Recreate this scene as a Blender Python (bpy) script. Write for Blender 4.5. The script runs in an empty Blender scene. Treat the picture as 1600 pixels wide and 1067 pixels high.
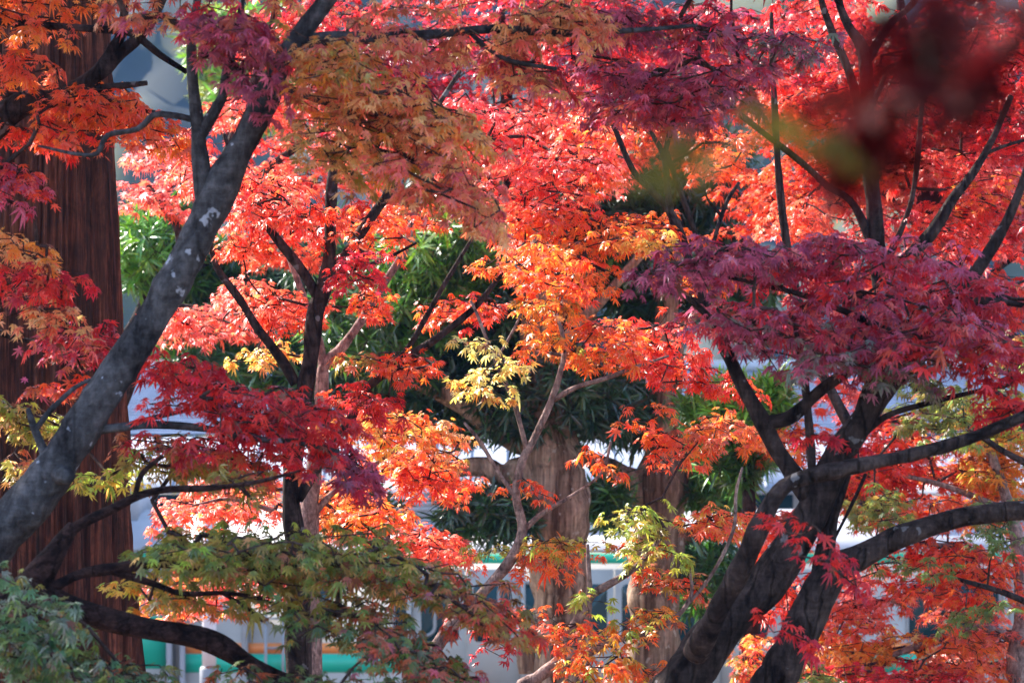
import bpy, math, random, zlib
import numpy as np

random.seed(7)
RNG = np.random.default_rng(11)
S = bpy.context.scene
COL = S.collection

# ------------------------------------------------------------------ camera, light
LENS = 100.0
K = 36.0 / LENS / 1600.0            # metres per photo pixel per metre of distance
cam_d = bpy.data.cameras.new('camera')
cam = bpy.data.objects.new('camera', cam_d)
COL.objects.link(cam)
cam.rotation_euler = (math.radians(90), 0, 0)
cam_d.lens = LENS
cam_d.sensor_width = 36.0
cam_d.clip_start = 0.05
cam_d.clip_end = 6000
cam_d.dof.use_dof = True
cam_d.dof.focus_distance = 11.2
cam_d.dof.aperture_fstop = 6.0
S.camera = cam

SUN_EL = math.radians(42)
SUN_TO = np.array([-0.75, 0.66])        # horizontal direction towards the sun
SUN_TO = SUN_TO / np.linalg.norm(SUN_TO)
sd = np.array([SUN_TO[0] * math.cos(SUN_EL), SUN_TO[1] * math.cos(SUN_EL), math.sin(SUN_EL)])
w = bpy.data.worlds.new('World')
S.world = w
w.use_nodes = True
nt = w.node_tree
sky = nt.nodes.new('ShaderNodeTexSky')
sky.sky_type = 'NISHITA'
sky.sun_disc = False
sky.sun_elevation = SUN_EL
sky.sun_rotation = math.atan2(SUN_TO[0], SUN_TO[1])
nt.links.new(sky.outputs[0], nt.nodes['Background'].inputs[0])
nt.nodes['Background'].inputs[1].default_value = 0.15
from mathutils import Vector
sl = bpy.data.lights.new('sun', 'SUN')
sl.energy = 5.0
sl.angle = math.radians(0.53)
sl.color = (1.0, 0.93, 0.84)
so = bpy.data.objects.new('sun', sl)
COL.objects.link(so)
so.location = (-20, 15, 30)
so.rotation_euler = Vector((-sd[0], -sd[1], -sd[2])).to_track_quat('-Z', 'Y').to_euler()
S.view_settings.view_transform = 'Standard'
S.view_settings.look = 'None'
S.view_settings.exposure = 1.85
S.view_settings.gamma = 1.0
S.cycles.max_bounces = 8
S.cycles.diffuse_bounces = 4
S.cycles.transmission_bounces = 5
S.cycles.glossy_bounces = 2


# ------------------------------------------------------------------ helpers
def at(px, py, Y):
    return np.array([(px - 800.0) * Y * K, Y, -(py - 533.5) * Y * K])


def ground_z(y):
    t = min(max((y - 1.0) / 25.0, 0), 1)
    t = t * t * (3 - 2 * t) * 0.6 + t * 0.4
    return -1.6 - 4.25 * t


def tag(o, label=None, cat=None, group=None, kind=None):
    for k, v in (('label', label), ('category', cat), ('group', group), ('kind', kind)):
        if v:
            o[k] = v
    return o


def empty(name, loc, label, cat, group=None):
    o = bpy.data.objects.new(name, None)
    COL.objects.link(o)
    o.location = [float(c) for c in loc]
    o.empty_display_size = 0.2
    return tag(o, label, cat, group)


class MB:
    """collects numpy geometry with mixed face sizes; built as one mesh object"""
    def __init__(self):
        self.v, self.f3, self.f4, self.n = [], [], [], 0
        self.m3, self.m4 = [], []
        self.c = []

    def add(self, v, f3=None, f4=None, mat=0, col=None):
        v = np.asarray(v, dtype=np.float64).reshape(-1, 3)
        self.v.append(v)
        if col is None:
            col = np.ones((len(v), 3))
        self.c.append(np.broadcast_to(col, (len(v), 3)))
        if f3 is not None and len(f3):
            f3 = np.asarray(f3, dtype=np.int64) + self.n
            self.f3.append(f3)
            self.m3.append(np.full(len(f3), mat, dtype=np.int32))
        if f4 is not None and len(f4):
            f4 = np.asarray(f4, dtype=np.int64) + self.n
            self.f4.append(f4)
            self.m4.append(np.full(len(f4), mat, dtype=np.int32))
        self.n += len(v)

    def box(self, x0, x1, y0, y1, z0, z1, mat=0):
        v = [(x, y, z) for x in (x0, x1) for y in (y0, y1) for z in (z0, z1)]
        f = [(0, 1, 3, 2), (4, 6, 7, 5), (0, 4, 5, 1), (2, 3, 7, 6), (0, 2, 6, 4), (1, 5, 7, 3)]
        self.add(v, f4=f, mat=mat)

    def build(self, name, mats, parent=None, smooth=False, color=False):
        me = bpy.data.meshes.new(name)
        o = bpy.data.objects.new(name, me)
        COL.objects.link(o)
        V = np.concatenate(self.v)
        loc = np.zeros(3)
        if parent is not None:
            o.parent = parent
            loc = np.array(parent.matrix_basis.translation) if parent.parent is None else \
                np.array(parent.matrix_basis.translation) + np.array(parent.parent.matrix_basis.translation)
        V = V - loc
        f3 = np.concatenate(self.f3) if self.f3 else np.zeros((0, 3), np.int64)
        f4 = np.concatenate(self.f4) if self.f4 else np.zeros((0, 4), np.int64)
        me.vertices.add(len(V))
        me.vertices.foreach_set('co', V.astype(np.float32).ravel())
        nl = f3.size + f4.size
        me.loops.add(nl)
        me.loops.foreach_set('vertex_index', np.concatenate([f3.ravel(), f4.ravel()]).astype(np.int32))
        me.polygons.add(len(f3) + len(f4))
        ls = np.concatenate([np.arange(len(f3)) * 3, f3.size + np.arange(len(f4)) * 4]).astype(np.int32)
        me.polygons.foreach_set('loop_start', ls)
        mi = np.concatenate([np.concatenate(self.m3) if self.m3 else np.zeros(0, np.int32),
                             np.concatenate(self.m4) if self.m4 else np.zeros(0, np.int32)]).astype(np.int32)
        mats = mats if isinstance(mats, (list, tuple)) else [mats]
        for m in mats:
            me.materials.append(m)
        me.polygons.foreach_set('material_index', mi)
        if smooth is True:
            me.polygons.foreach_set('use_smooth', np.ones(len(mi), dtype=bool))
        if color:
            a = me.attributes.new('leaf_color', 'FLOAT_COLOR', 'POINT')
            c = np.concatenate(self.c)
            c4 = np.ones((len(V), 4), np.float32)
            c4[:, :3] = c
            a.data.foreach_set('color', c4.ravel())
        me.update(calc_edges=True)
        me.validate()
        return o


def catmull(pts, step):
    P = np.asarray(pts, float)
    P = np.vstack([2 * P[0] - P[1], P, 2 * P[-1] - P[-2]])
    out = []
    for i in range(1, len(P) - 2):
        p0, p1, p2, p3 = P[i - 1], P[i], P[i + 1], P[i + 2]
        L = np.linalg.norm(p2[:3] - p1[:3])
        n = max(2, int(L / step))
        for k in range(n):
            t = k / n
            out.append(0.5 * ((2 * p1) + (-p0 + p2) * t + (2 * p0 - 5 * p1 + 4 * p2 - p3) * t * t
                              + (-p0 + 3 * p1 - 3 * p2 + p3) * t ** 3))
    out.append(P[-2])
    return np.array(out)


def waves(seed, n=9, fmin=0.5, fmax=3.0):
    """smooth pseudo-noise on 3D points"""
    r = np.random.default_rng(seed)
    D = r.normal(size=(n, 3))
    D /= np.linalg.norm(D, axis=1)[:, None]
    fr = np.exp(r.uniform(math.log(fmin), math.log(fmax), n))
    ph = r.uniform(0, 6.28, n)
    am = fr ** -0.6
    am /= np.sqrt((am ** 2).sum() / 2)

    def fn(p):
        return (np.sin((p @ (D * fr[:, None]).T) * 6.283 + ph) * am).sum(-1)
    return fn


def sweep(mb, pts, sides, rough=0.0, seed=0, mat=0, cap=True, freq=(3.0, 14.0), ridge=None):
    """tube along (x,y,z,r) samples with parallel-transported rings"""
    pts = np.asarray(pts, float)
    p, r = pts[:, :3], pts[:, 3]
    T = np.gradient(p, axis=0)
    T /= np.linalg.norm(T, axis=1)[:, None] + 1e-12
    u = np.cross(T[0], (0.13, 0.9, 0.31))
    u /= np.linalg.norm(u)
    U = []
    for i in range(len(p)):
        u = u - T[i] * (u @ T[i])
        u /= np.linalg.norm(u) + 1e-12
        U.append(u)
    U = np.array(U)
    W = np.cross(T, U)
    a = np.linspace(0, 2 * math.pi, sides, endpoint=False)
    ring = U[:, None] * np.cos(a)[None, :, None] + W[:, None] * np.sin(a)[None, :, None]
    rad = np.repeat(r[:, None], sides, 1)
    if rough > 0:
        q = p[:, None] + ring * r[:, None, None]
        nz = waves(seed, 12, *freq)(q.reshape(-1, 3)).reshape(rad.shape)
        rad = rad * (1 + rough * nz)
    if ridge is not None:
        rad = rad * ridge(p, ring, rad)
    V = p[:, None] + ring * rad[..., None]
    n = len(p)
    i, j = np.meshgrid(np.arange(n - 1), np.arange(sides), indexing='ij')
    j2 = (j + 1) % sides
    f = np.stack([i * sides + j, i * sides + j2, (i + 1) * sides + j2, (i + 1) * sides + j], -1).reshape(-1, 4)
    V = V.reshape(-1, 3)
    f3 = []
    if cap:
        V = np.vstack([V, p[0] , p[-1] + T[-1] * r[-1] * 0.25])
        b = n * sides
        jj = np.arange(sides)
        f3 = np.vstack([np.stack([np.full(sides, b), (jj + 1) % sides, jj], -1),
                        np.stack([np.full(sides, b + 1), b - sides + jj, b - sides + (jj + 1) % sides], -1)])
    mb.add(V, f3=f3 if cap else None, f4=f, mat=mat)


# ------------------------------------------------------------------ materials
def srgb(h):
    c = np.array(h, float) / 255.0
    return tuple(np.where(c <= 0.04045, c / 12.92, ((c + 0.055) / 1.055) ** 2.4))


def new_mat(name):
    m = bpy.data.materials.new(name)
    m.use_nodes = True
    t = m.node_tree
    for n in list(t.nodes):
        t.nodes.remove(n)
    out = t.nodes.new('ShaderNodeOutputMaterial')
    return m, t, out


def nd(t, kind, **kw):
    n = t.nodes.new(kind)
    for k, v in kw.items():
        if k in n.inputs:
            n.inputs[k].default_value = v
        else:
            setattr(n, k, v)
    return n


def ramp(t, src, stops):
    r = t.nodes.new('ShaderNodeValToRGB')
    e = r.color_ramp.elements
    while len(e) < len(stops):
        e.new(0.5)
    for el, (p, c) in zip(e, stops):
        el.position = p
        el.color = (*c, 1) if len(c) == 3 else c
    t.links.new(src, r.inputs[0])
    return r.outputs[0]


def mixc(t, fac, a, b, mode='MIX'):
    m = t.nodes.new('ShaderNodeMix')
    m.data_type = 'RGBA'
    m.blend_type = mode
    for s, v in ((0, fac), (6, a), (7, b)):
        if hasattr(v, 'is_linked') or isinstance(v, bpy.types.NodeSocket):
            t.links.new(v, m.inputs[s])
        elif s == 0:
            m.inputs[0].default_value = v
        else:
            m.inputs[s].default_value = (*v, 1)
    return m.outputs[2]


def leaf_material(name, trans=0.5, rough=0.38, spec=0.5, boost=1.35, sat=1.15):
    m, t, out = new_mat(name)
    at_ = nd(t, 'ShaderNodeAttribute', attribute_name='leaf_color')
    tc = nd(t, 'ShaderNodeNewGeometry')
    nz = nd(t, 'ShaderNodeTexNoise', Scale=160.0, Detail=2.0)
    t.links.new(tc.outputs['Position'], nz.inputs['Vector'])
    mottled = mixc(t, 1.0, at_.outputs['Color'], ramp(t, nz.outputs[0], [(0.3, (0.72,) * 3), (0.7, (1.2,) * 3)]), 'MULTIPLY')
    p = nd(t, 'ShaderNodeBsdfPrincipled', Roughness=rough)
    p.inputs['Specular IOR Level'].default_value = spec
    t.links.new(mottled, p.inputs['Base Color'])
    tr = nd(t, 'ShaderNodeBsdfTranslucent')
    hs = nd(t, 'ShaderNodeHueSaturation', Saturation=sat, Value=boost)
    t.links.new(mottled, hs.inputs['Color'])
    t.links.new(hs.outputs[0], tr.inputs[0])
    mx = nd(t, 'ShaderNodeMixShader')
    mx.inputs[0].default_value = trans
    t.links.new(p.outputs[0], mx.inputs[1])
    t.links.new(tr.outputs[0], mx.inputs[2])
    t.links.new(mx.outputs[0], out.inputs[0])
    return m


def bark_material(name, dark, light, lichen=None, lichen_amt=0.0, scale=14.0, stretch=0.35, bump=0.5, rough=0.95, crack=0.5, bands=0.4):
    m, t, out = new_mat(name)
    tc = nd(t, 'ShaderNodeTexCoord')

    def mapped(sz):
        mp = nd(t, 'ShaderNodeMapping')
        mp.inputs['Scale'].default_value = (1, 1, sz)
        t.links.new(tc.outputs['Object'], mp.inputs[0])
        return mp.outputs[0]
    n1 = nd(t, 'ShaderNodeTexNoise', Scale=scale, Detail=8.0, Roughness=0.66, Distortion=0.6)
    t.links.new(mapped(stretch), n1.inputs['Vector'])
    n2 = nd(t, 'ShaderNodeTexNoise', Scale=scale * 6, Detail=5.0, Roughness=0.65)
    t.links.new(mapped(stretch), n2.inputs['Vector'])
    nb = nd(t, 'ShaderNodeTexNoise', Scale=9.0, Detail=6.0, Roughness=0.7, Distortion=0.3)
    t.links.new(mapped(4.5), nb.inputs['Vector'])
    vc = nd(t, 'ShaderNodeTexVoronoi', Scale=scale * 0.8, feature='DISTANCE_TO_EDGE')
    wv = nd(t, 'ShaderNodeVectorMath', operation='ADD')
    t.links.new(mapped(0.16), wv.inputs[0])
    ws = nd(t, 'ShaderNodeVectorMath', operation='SCALE')
    ws.inputs['Scale'].default_value = 0.05
    t.links.new(n1.outputs['Color'], ws.inputs[0])
    t.links.new(ws.outputs[0], wv.inputs[1])
    t.links.new(wv.outputs[0], vc.inputs['Vector'])
    c = ramp(t, n1.outputs[0], [(0.36, dark), (0.62, light)])
    c = mixc(t, 0.75, c, ramp(t, n2.outputs[0], [(0.34, (0.4,) * 3), (0.66, (1.4,) * 3)]), 'MULTIPLY')
    c = mixc(t, bands, c, ramp(t, nb.outputs[0], [(0.36, (0.3,) * 3), (0.6, (1.3,) * 3)]), 'MULTIPLY')
    ck = ramp(t, vc.outputs['Distance'], [(0.0, (0.12,) * 3), (0.035, (1.0,) * 3)])
    c = mixc(t, crack, c, ck, 'MULTIPLY')
    if lichen:
        n3 = nd(t, 'ShaderNodeTexNoise', Scale=13.0, Detail=3.0, Roughness=0.5)
        t.links.new(tc.outputs['Object'], n3.inputs['Vector'])
        f = ramp(t, n3.outputs[0], [(0.655 - lichen_amt, (0,) * 3), (0.675 - lichen_amt, (0.8,) * 3)])
        c = mixc(t, f, c, mixc(t, 0.6, lichen, ramp(t, n2.outputs[0], [(0.3, (0.5,) * 3), (0.7, (1.3,) * 3)]), 'MULTIPLY'))
    p = nd(t, 'ShaderNodeBsdfPrincipled', Roughness=rough)
    p.inputs['Specular IOR Level'].default_value = 0.12
    t.links.new(c, p.inputs['Base Color'])
    b = nd(t, 'ShaderNodeBump', Strength=bump, Distance=0.02)
    hs = []
    for src, k in ((n1.outputs[0], 1.0), (n2.outputs[0], 0.6), (nb.outputs[0], 1.0 * bands), (ck, 0.8 * crack)):
        mu = nd(t, 'ShaderNodeMath', operation='MULTIPLY')
        mu.inputs[1].default_value = k
        t.links.new(src, mu.inputs[0])
        hs.append(mu.outputs[0])
    acc = hs[0]
    for h in hs[1:]:
        s = nd(t, 'ShaderNodeMath', operation='ADD')
        t.links.new(acc, s.inputs[0])
        t.links.new(h, s.inputs[1])
        acc = s.outputs[0]
    t.links.new(acc, b.inputs['Height'])
    t.links.new(b.outputs[0], p.inputs['Normal'])
    t.links.new(p.outputs[0], out.inputs[0])
    return m


def plain(name, col, rough=0.5, metal=0.0, spec=0.5, dirt=0.25, scale=3.0, stretch=1.0):
    m, t, out = new_mat(name)
    tc = nd(t, 'ShaderNodeTexCoord')
    mp = nd(t, 'ShaderNodeMapping')
    mp.inputs['Scale'].default_value = (1, 1, stretch)
    t.links.new(tc.outputs['Object'], mp.inputs[0])
    n = nd(t, 'ShaderNodeTexNoise', Scale=scale, Detail=6.0, Roughness=0.6)
    t.links.new(mp.outputs[0], n.inputs['Vector'])
    c = mixc(t, 1.0, col, ramp(t, n.outputs[0], [(0.3, (1 - dirt,) * 3), (0.65, (1.0,) * 3)]), 'MULTIPLY')
    p = nd(t, 'ShaderNodeBsdfPrincipled', Roughness=rough, Metallic=metal)
    p.inputs['Specular IOR Level'].default_value = spec
    t.links.new(c, p.inputs['Base Color'])
    t.links.new(p.outputs[0], out.inputs[0])
    return m


M = {}
M['leaf'] = leaf_material('maple leaf', trans=0.52, rough=0.36, spec=0.9, boost=1.45, sat=1.0)
M['leaf_matte'] = leaf_material('matte maple leaf', trans=0.45, rough=0.7, spec=0.1, boost=1.0, sat=1.0)
M['leaf_blade'] = leaf_material('evergreen blade', trans=0.3, rough=0.3, spec=0.8, boost=1.2, sat=1.1)
M['twig'] = bark_material('twig bark', (0.02, 0.012, 0.011), (0.10, 0.06, 0.052), scale=30, bump=0.2)
M['bark_grey'] = bark_material('smooth grey maple bark', (0.016, 0.015, 0.018), (0.105, 0.102, 0.112), lichen=(0.42, 0.45, 0.54), lichen_amt=-0.01, scale=7, stretch=0.6, bump=0.9, crack=0.35, bands=0.45)
M['bark_dark'] = bark_material('dark maple bark', (0.008, 0.005, 0.005), (0.082, 0.058, 0.053), lichen=(0.2, 0.19, 0.2), lichen_amt=-0.025, scale=10, stretch=0.4, bump=1.0, crack=0.6, bands=0.5)
M['bark_brown'] = bark_material('brown wrinkled maple bark', (0.010, 0.004, 0.004), (0.085, 0.042, 0.037), scale=14, stretch=1.6, bump=1.2, crack=0.5, bands=0.6)
M['bark_pink'] = bark_material('pinkish maple bark', (0.14, 0.085, 0.078), (0.42, 0.29, 0.26), scale=16, stretch=0.5, bump=0.6)
M['bark_peel'] = bark_material('peeling evergreen bark', (0.08, 0.042, 0.026), (0.50, 0.35, 0.255), scale=10, stretch=0.07, bump=1.3, lichen=(0.46, 0.40, 0.34), lichen_amt=-0.01, crack=0.2, bands=0.2)


# cedar bark: fibrous red-brown with dark vertical furrows
def cedar_mat():
    m, t, out = new_mat('cedar bark')
    tc = nd(t, 'ShaderNodeTexCoord')
    mp = nd(t, 'ShaderNodeMapping')
    mp.inputs['Scale'].default_value = (1, 1, 0.06)
    t.links.new(tc.outputs['Object'], mp.inputs[0])
    n1 = nd(t, 'ShaderNodeTexNoise', Scale=24.0, Detail=8.0, Roughness=0.7, Distortion=0.9)
    n2 = nd(t, 'ShaderNodeTexNoise', Scale=110.0, Detail=4.0, Roughness=0.6)
    t.links.new(mp.outputs[0], n1.inputs['Vector'])
    t.links.new(mp.outputs[0], n2.inputs['Vector'])
    c = ramp(t, n1.outputs[0], [(0.33, (0.010, 0.003, 0.002)), (0.5, (0.12, 0.032, 0.018)), (0.66, (0.31, 0.095, 0.055))])
    c = mixc(t, 0.7, c, ramp(t, n2.outputs[0], [(0.3, (0.5,) * 3), (0.65, (1.3,) * 3)]), 'MULTIPLY')
    n3 = nd(t, 'ShaderNodeTexNoise', Scale=7.0, Detail=6.0, Roughness=0.7, Distortion=1.2)
    t.links.new(tc.outputs['Object'], n3.inputs['Vector'])
    c = mixc(t, 0.65, c, ramp(t, n3.outputs[0], [(0.38, (0.35, 0.33, 0.33)), (0.6, (1.25, 1.2, 1.15))]), 'MULTIPLY')
    p = nd(t, 'ShaderNodeBsdfPrincipled', Roughness=0.9)
    t.links.new(c, p.inputs['Base Color'])
    b = nd(t, 'ShaderNodeBump', Strength=0.9, Distance=0.02)
    s = nd(t, 'ShaderNodeMath', operation='ADD')
    t.links.new(n1.outputs[0], s.inputs[0])
    t.links.new(n2.outputs[0], s.inputs[1])
    t.links.new(s.outputs[0], b.inputs['Height'])
    t.links.new(b.outputs[0], p.inputs['Normal'])
    t.links.new(p.outputs[0], out.inputs[0])
    return m


M['bark_cedar'] = cedar_mat()
M['train_side'] = plain('brushed steel train side', (0.43, 0.405, 0.37), rough=0.45, metal=0.0, dirt=0.15, scale=1.2, stretch=4)
M['train_roof'] = plain('pale train roof paint', (0.36, 0.36, 0.40), rough=0.5, dirt=0.15)
M['train_green'] = plain('green stripe paint', (0.015, 0.50, 0.32), rough=0.4, dirt=0.1)
M['train_orange'] = plain('orange stripe paint', (0.85, 0.26, 0.05), rough=0.4, dirt=0.1)
M['train_grey'] = plain('grey steel fittings', (0.33, 0.33, 0.34), rough=0.5, metal=0.3)
M['train_dark'] = plain('dark underframe', (0.05, 0.05, 0.05), rough=0.7)
M['glass'] = plain('tinted train glass', (0.01, 0.04, 0.042), rough=0.08, spec=0.35, dirt=0.1)
M['post'] = plain('pale painted post', (0.74, 0.66, 0.68), rough=0.45, dirt=0.2)
M['post_grey'] = plain('grey post collar', (0.30, 0.31, 0.34), rough=0.6)
M['plaster'] = plain('white plaster wall', (0.45, 0.46, 0.5), rough=0.8, dirt=0.2)
M['tiles'] = plain('blue grey roof tiles', (0.12, 0.16, 0.26), rough=0.35, dirt=0.4, scale=2)
M['sheet_roof'] = plain('pale sheet roof', (0.24, 0.27, 0.34), rough=0.5, dirt=0.15)


def ground_mat():
    m, t, out = new_mat('leaf strewn soil')
    tc = nd(t, 'ShaderNodeTexCoord')
    n1 = nd(t, 'ShaderNodeTexNoise', Scale=1.3, Detail=8.0)
    v = nd(t, 'ShaderNodeTexVoronoi', Scale=16.0)
    t.links.new(tc.outputs['Object'], n1.inputs['Vector'])
    t.links.new(tc.outputs['Object'], v.inputs['Vector'])
    c = ramp(t, n1.outputs[0], [(0.3, (0.05, 0.04, 0.025)), (0.55, (0.10, 0.075, 0.04)), (0.7, (0.05, 0.07, 0.025))])
    c = mixc(t, ramp(t, n1.outputs[0], [(0.45, (0,) * 3), (0.55, (0.5,) * 3)]), c, mixc(t, 0.7, (0.3, 0.07, 0.03), v.outputs['Color'], 'MULTIPLY'))
    p = nd(t, 'ShaderNodeBsdfPrincipled', Roughness=0.95)
    t.links.new(c, p.inputs['Base Color'])
    t.links.new(p.outputs[0], out.inputs[0])
    return m


def hill_mat():
    m, t, out = new_mat('wooded hillside')
    tc = nd(t, 'ShaderNodeTexCoord')
    n1 = nd(t, 'ShaderNodeTexNoise', Scale=0.12, Detail=6.0)
    t.links.new(tc.outputs['Object'], n1.inputs['Vector'])
    c = ramp(t, n1.outputs[0], [(0.3, (0.006, 0.012, 0.014)), (0.5, (0.014, 0.026, 0.022)), (0.68, (0.10, 0.10, 0.03))])
    p = nd(t, 'ShaderNodeBsdfPrincipled', Roughness=0.9)
    t.links.new(c, p.inputs['Base Color'])
    t.links.new(p.outputs[0], out.inputs[0])
    return m


# ------------------------------------------------------------------ leaves
def lobed_leaf(fine):
    """palmate seven-lobed blade; base at the origin, central tip at y = 1"""
    lobes = [(-122, .40), (-80, .70), (-40, .92), (0, 1.0), (40, .92), (80, .70), (122, .40)]
    out = [(-0.05, -0.10, 0)]
    for i, (a, L) in enumerate(lobes):
        a0 = math.radians(a)
        d = np.array([math.sin(a0), math.cos(a0)])
        nrm = np.array([d[1], -d[0]])
        if fine:
            for s, k, wd in ((-1, 0.6, 0.09), (0, 1, 0), (1, 0.6, 0.09)):
                q = d * L * k + nrm * s * wd * (0.6 + 0.5 * L)
                out.append((q[0], q[1], -0.04 if s else -0.02))
        else:
            out.append((d[0] * L, d[1] * L, -0.02))
        if i < len(lobes) - 1:
            an = math.radians((a + lobes[i + 1][0]) / 2)
            rn = 0.28 if fine else 0.32
            rn *= 0.75 + 0.3 * (L + lobes[i + 1][1]) / 2
            out.append((math.sin(an) * rn, math.cos(an) * rn, 0.035))
    out.append((0.05, -0.10, 0))
    V = np.array([(0, 0, 0)] + out)
    n = len(out)
    F = np.array([(0, i + 1, i) for i in range(1, n)])
    return V, F


LEAF_FINE = lobed_leaf(True)
LEAF_COARSE = lobed_leaf(False)


def blade_leaf():
    V = np.array([(0, 0, 0), (-.06, .3, .012), (.06, .3, .012), (0, .32, -.012), (-.055, .7, 0.0), (.055, .7, 0.0), (0, .7, -.02), (0, 1, -.05)])
    F = np.array([(0, 3, 1), (0, 2, 3), (1, 3, 6), (1, 6, 4), (3, 2, 5), (3, 5, 6), (4, 6, 7), (6, 5, 7)])
    return V, F


BLADE = blade_leaf()


def place_leaves(mb, shape, pos, tip, nrm, size, col, curl, mat=0):
    V, F = shape
    n = len(pos)
    if n == 0:
        return
    tip = tip / (np.linalg.norm(tip, axis=1)[:, None] + 1e-9)
    nrm = nrm - tip * (nrm * tip).sum(1)[:, None]
    nrm = nrm / (np.linalg.norm(nrm, axis=1)[:, None] + 1e-9)
    side = np.cross(tip, nrm)
    r2 = (V[:, 0] ** 2 + V[:, 1] ** 2)
    z = V[None, :, 2] - curl[:, None] * r2[None, :]
    fold = RNG.uniform(-0.1, 0.35, n)
    z = z - fold[:, None] * np.abs(V[None, :, 0]) * 0.8
    wx = RNG.uniform(0.8, 1.1, n)
    P = (side[:, None] * (V[None, :, 0] * wx[:, None])[..., None] + tip[:, None] * V[None, :, 1, None] + nrm[:, None] * z[..., None]) \
        * size[:, None, None] + pos[:, None]
    k = len(V)
    idx = (np.arange(n) * k)[:, None, None] + F[None]
    rr = np.clip(np.sqrt(r2), 0, 1)[None, :, None]
    hot = RNG.uniform(-0.25, 0.55, n)[:, None, None]
    tint = np.array([1.0, 0.62, 0.62])[None, None] ** (rr * hot * 2.2) * np.exp(-0.35 * (rr - 0.4) * np.abs(hot))
    C = (col[:, None] * tint).reshape(-1, 3)
    mb.add(P.reshape(-1, 3), f3=idx.reshape(-1, 3), mat=mat, col=C)


PAL = {k: np.array(srgb(v)) for k, v in dict(
    red=(226, 62, 54), scarlet=(240, 88, 46), crimson=(190, 42, 62), coral=(244, 116, 82), orange=(242, 132, 50),
    amber=(238, 160, 66), yellow=(232, 200, 92), lemon=(236, 226, 140), ochre=(236, 186, 124), olive=(156, 146, 66), green=(116, 138, 68),
    lime=(174, 192, 76), bluegreen=(96, 134, 90), purple=(150, 70, 96), mauve=(190, 98, 128), pink=(244, 130, 122),
    rust=(204, 114, 80), brown=(136, 86, 66), maroon=(80, 16, 26), greygreen=(130, 142, 128)).items()}
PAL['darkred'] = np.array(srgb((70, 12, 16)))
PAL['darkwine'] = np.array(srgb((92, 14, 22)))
PAL['darkolive'] = np.array(srgb((96, 92, 44)))
COVER = 3.0


class Twigs:
    """grows thin twigs that join leaf nodes back to the limbs, nearest first"""
    def __init__(self, skeleton):
        self.p = np.array(skeleton)
        self.parent = [-1] * len(skeleton)
        self.n0 = len(skeleton)
        self.key = [None] * len(skeleton)

    def grow(self, nodes, key):
        nodes = np.asarray(nodes)
        d0 = ((nodes[:, None] - self.p[None, :: max(1, len(self.p) // 400)]) ** 2).sum(-1).min(1)
        first = int(np.argmin(d0))
        order = np.argsort(((nodes - nodes[first]) ** 2).sum(1))
        buf = np.empty((len(self.p) + 2 * len(nodes), 3))
        m = len(self.p)
        buf[:m] = self.p
        own0 = m
        for cnt, i in enumerate(order):
            q = nodes[i]
            lo = 0 if cnt == 0 or cnt % 25 == 0 else own0
            d = ((buf[lo:m] - q) ** 2).sum(1)
            j = lo + int(np.argmin(d))
            L = math.sqrt(d[j - lo])
            if L > 0.16:         # a bend half way
                mid = (buf[j] + q) / 2 + RNG.normal(size=3) * L * 0.09 + np.array([0, 0, 0.06 * L])
                buf[m] = mid
                self.parent.append(j)
                self.key.append(key)
                j = m
                m += 1
            buf[m] = q
            self.parent.append(j)
            self.key.append(key)
            m += 1
        self.p = buf[:m].copy()

    def radii(self, base):
        n = len(self.p)
        cnt = np.ones(n)
        for i in range(n - 1, self.n0 - 1, -1):
            cnt[self.parent[i]] += cnt[i]
        self.r = base * cnt ** 0.34
        self.r = np.minimum(self.r, base * 7)

    def emit(self, mb, key, mat):
        for_idx = [i for i in range(self.n0, len(self.p)) if self.key[i] == key]
        if not for_idx:
            return
        I = np.array(for_idx)
        J = np.array([self.parent[i] for i in for_idx])
        a, b = self.p[J], self.p[I]
        rb = self.r[I]
        ra = np.where(J >= self.n0, np.minimum(self.r[J], rb * 1.6), rb * 1.3)
        d = b - a
        d /= np.linalg.norm(d, axis=1)[:, None] + 1e-9
        u = np.cross(d, np.array([0.31, 0.2, 0.93]))
        u /= np.linalg.norm(u, axis=1)[:, None] + 1e-9
        v = np.cross(d, u)
        s = 4
        an = np.arange(s) * 2 * math.pi / s
        ring = u[:, None] * np.cos(an)[None, :, None] + v[:, None] * np.sin(an)[None, :, None]
        A = a[:, None] + ring * ra[:, None, None]
        B = b[:, None] + ring * rb[:, None, None]
        P = np.concatenate([A, B], 1)
        f = np.array([(k, (k + 1) % s, s + (k + 1) % s, s + k) for k in range(s)])
        idx = (np.arange(len(a)) * 2 * s)[:, None, None] + f[None]
        mb.add(P.reshape(-1, 3), f4=idx.reshape(-1, 4), mat=mat, col=(0.1, 0.06, 0.05))


def rot_y(v, ang):
    """roll in the XZ plane; positive = down to the right"""
    c, s = math.cos(ang), math.sin(ang)
    o = v.copy()
    o[..., 0] = v[..., 0] * c + v[..., 2] * s
    o[..., 2] = -v[..., 0] * s + v[..., 2] * c
    return o


def pal_pick(pal, n):
    names = list(pal.keys())
    wts = np.array([pal[k] for k in names], float)
    wts /= wts.sum()
    ii = RNG.choice(len(names), n, p=wts)
    return np.array([PAL[k] for k in names])[ii]


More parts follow.
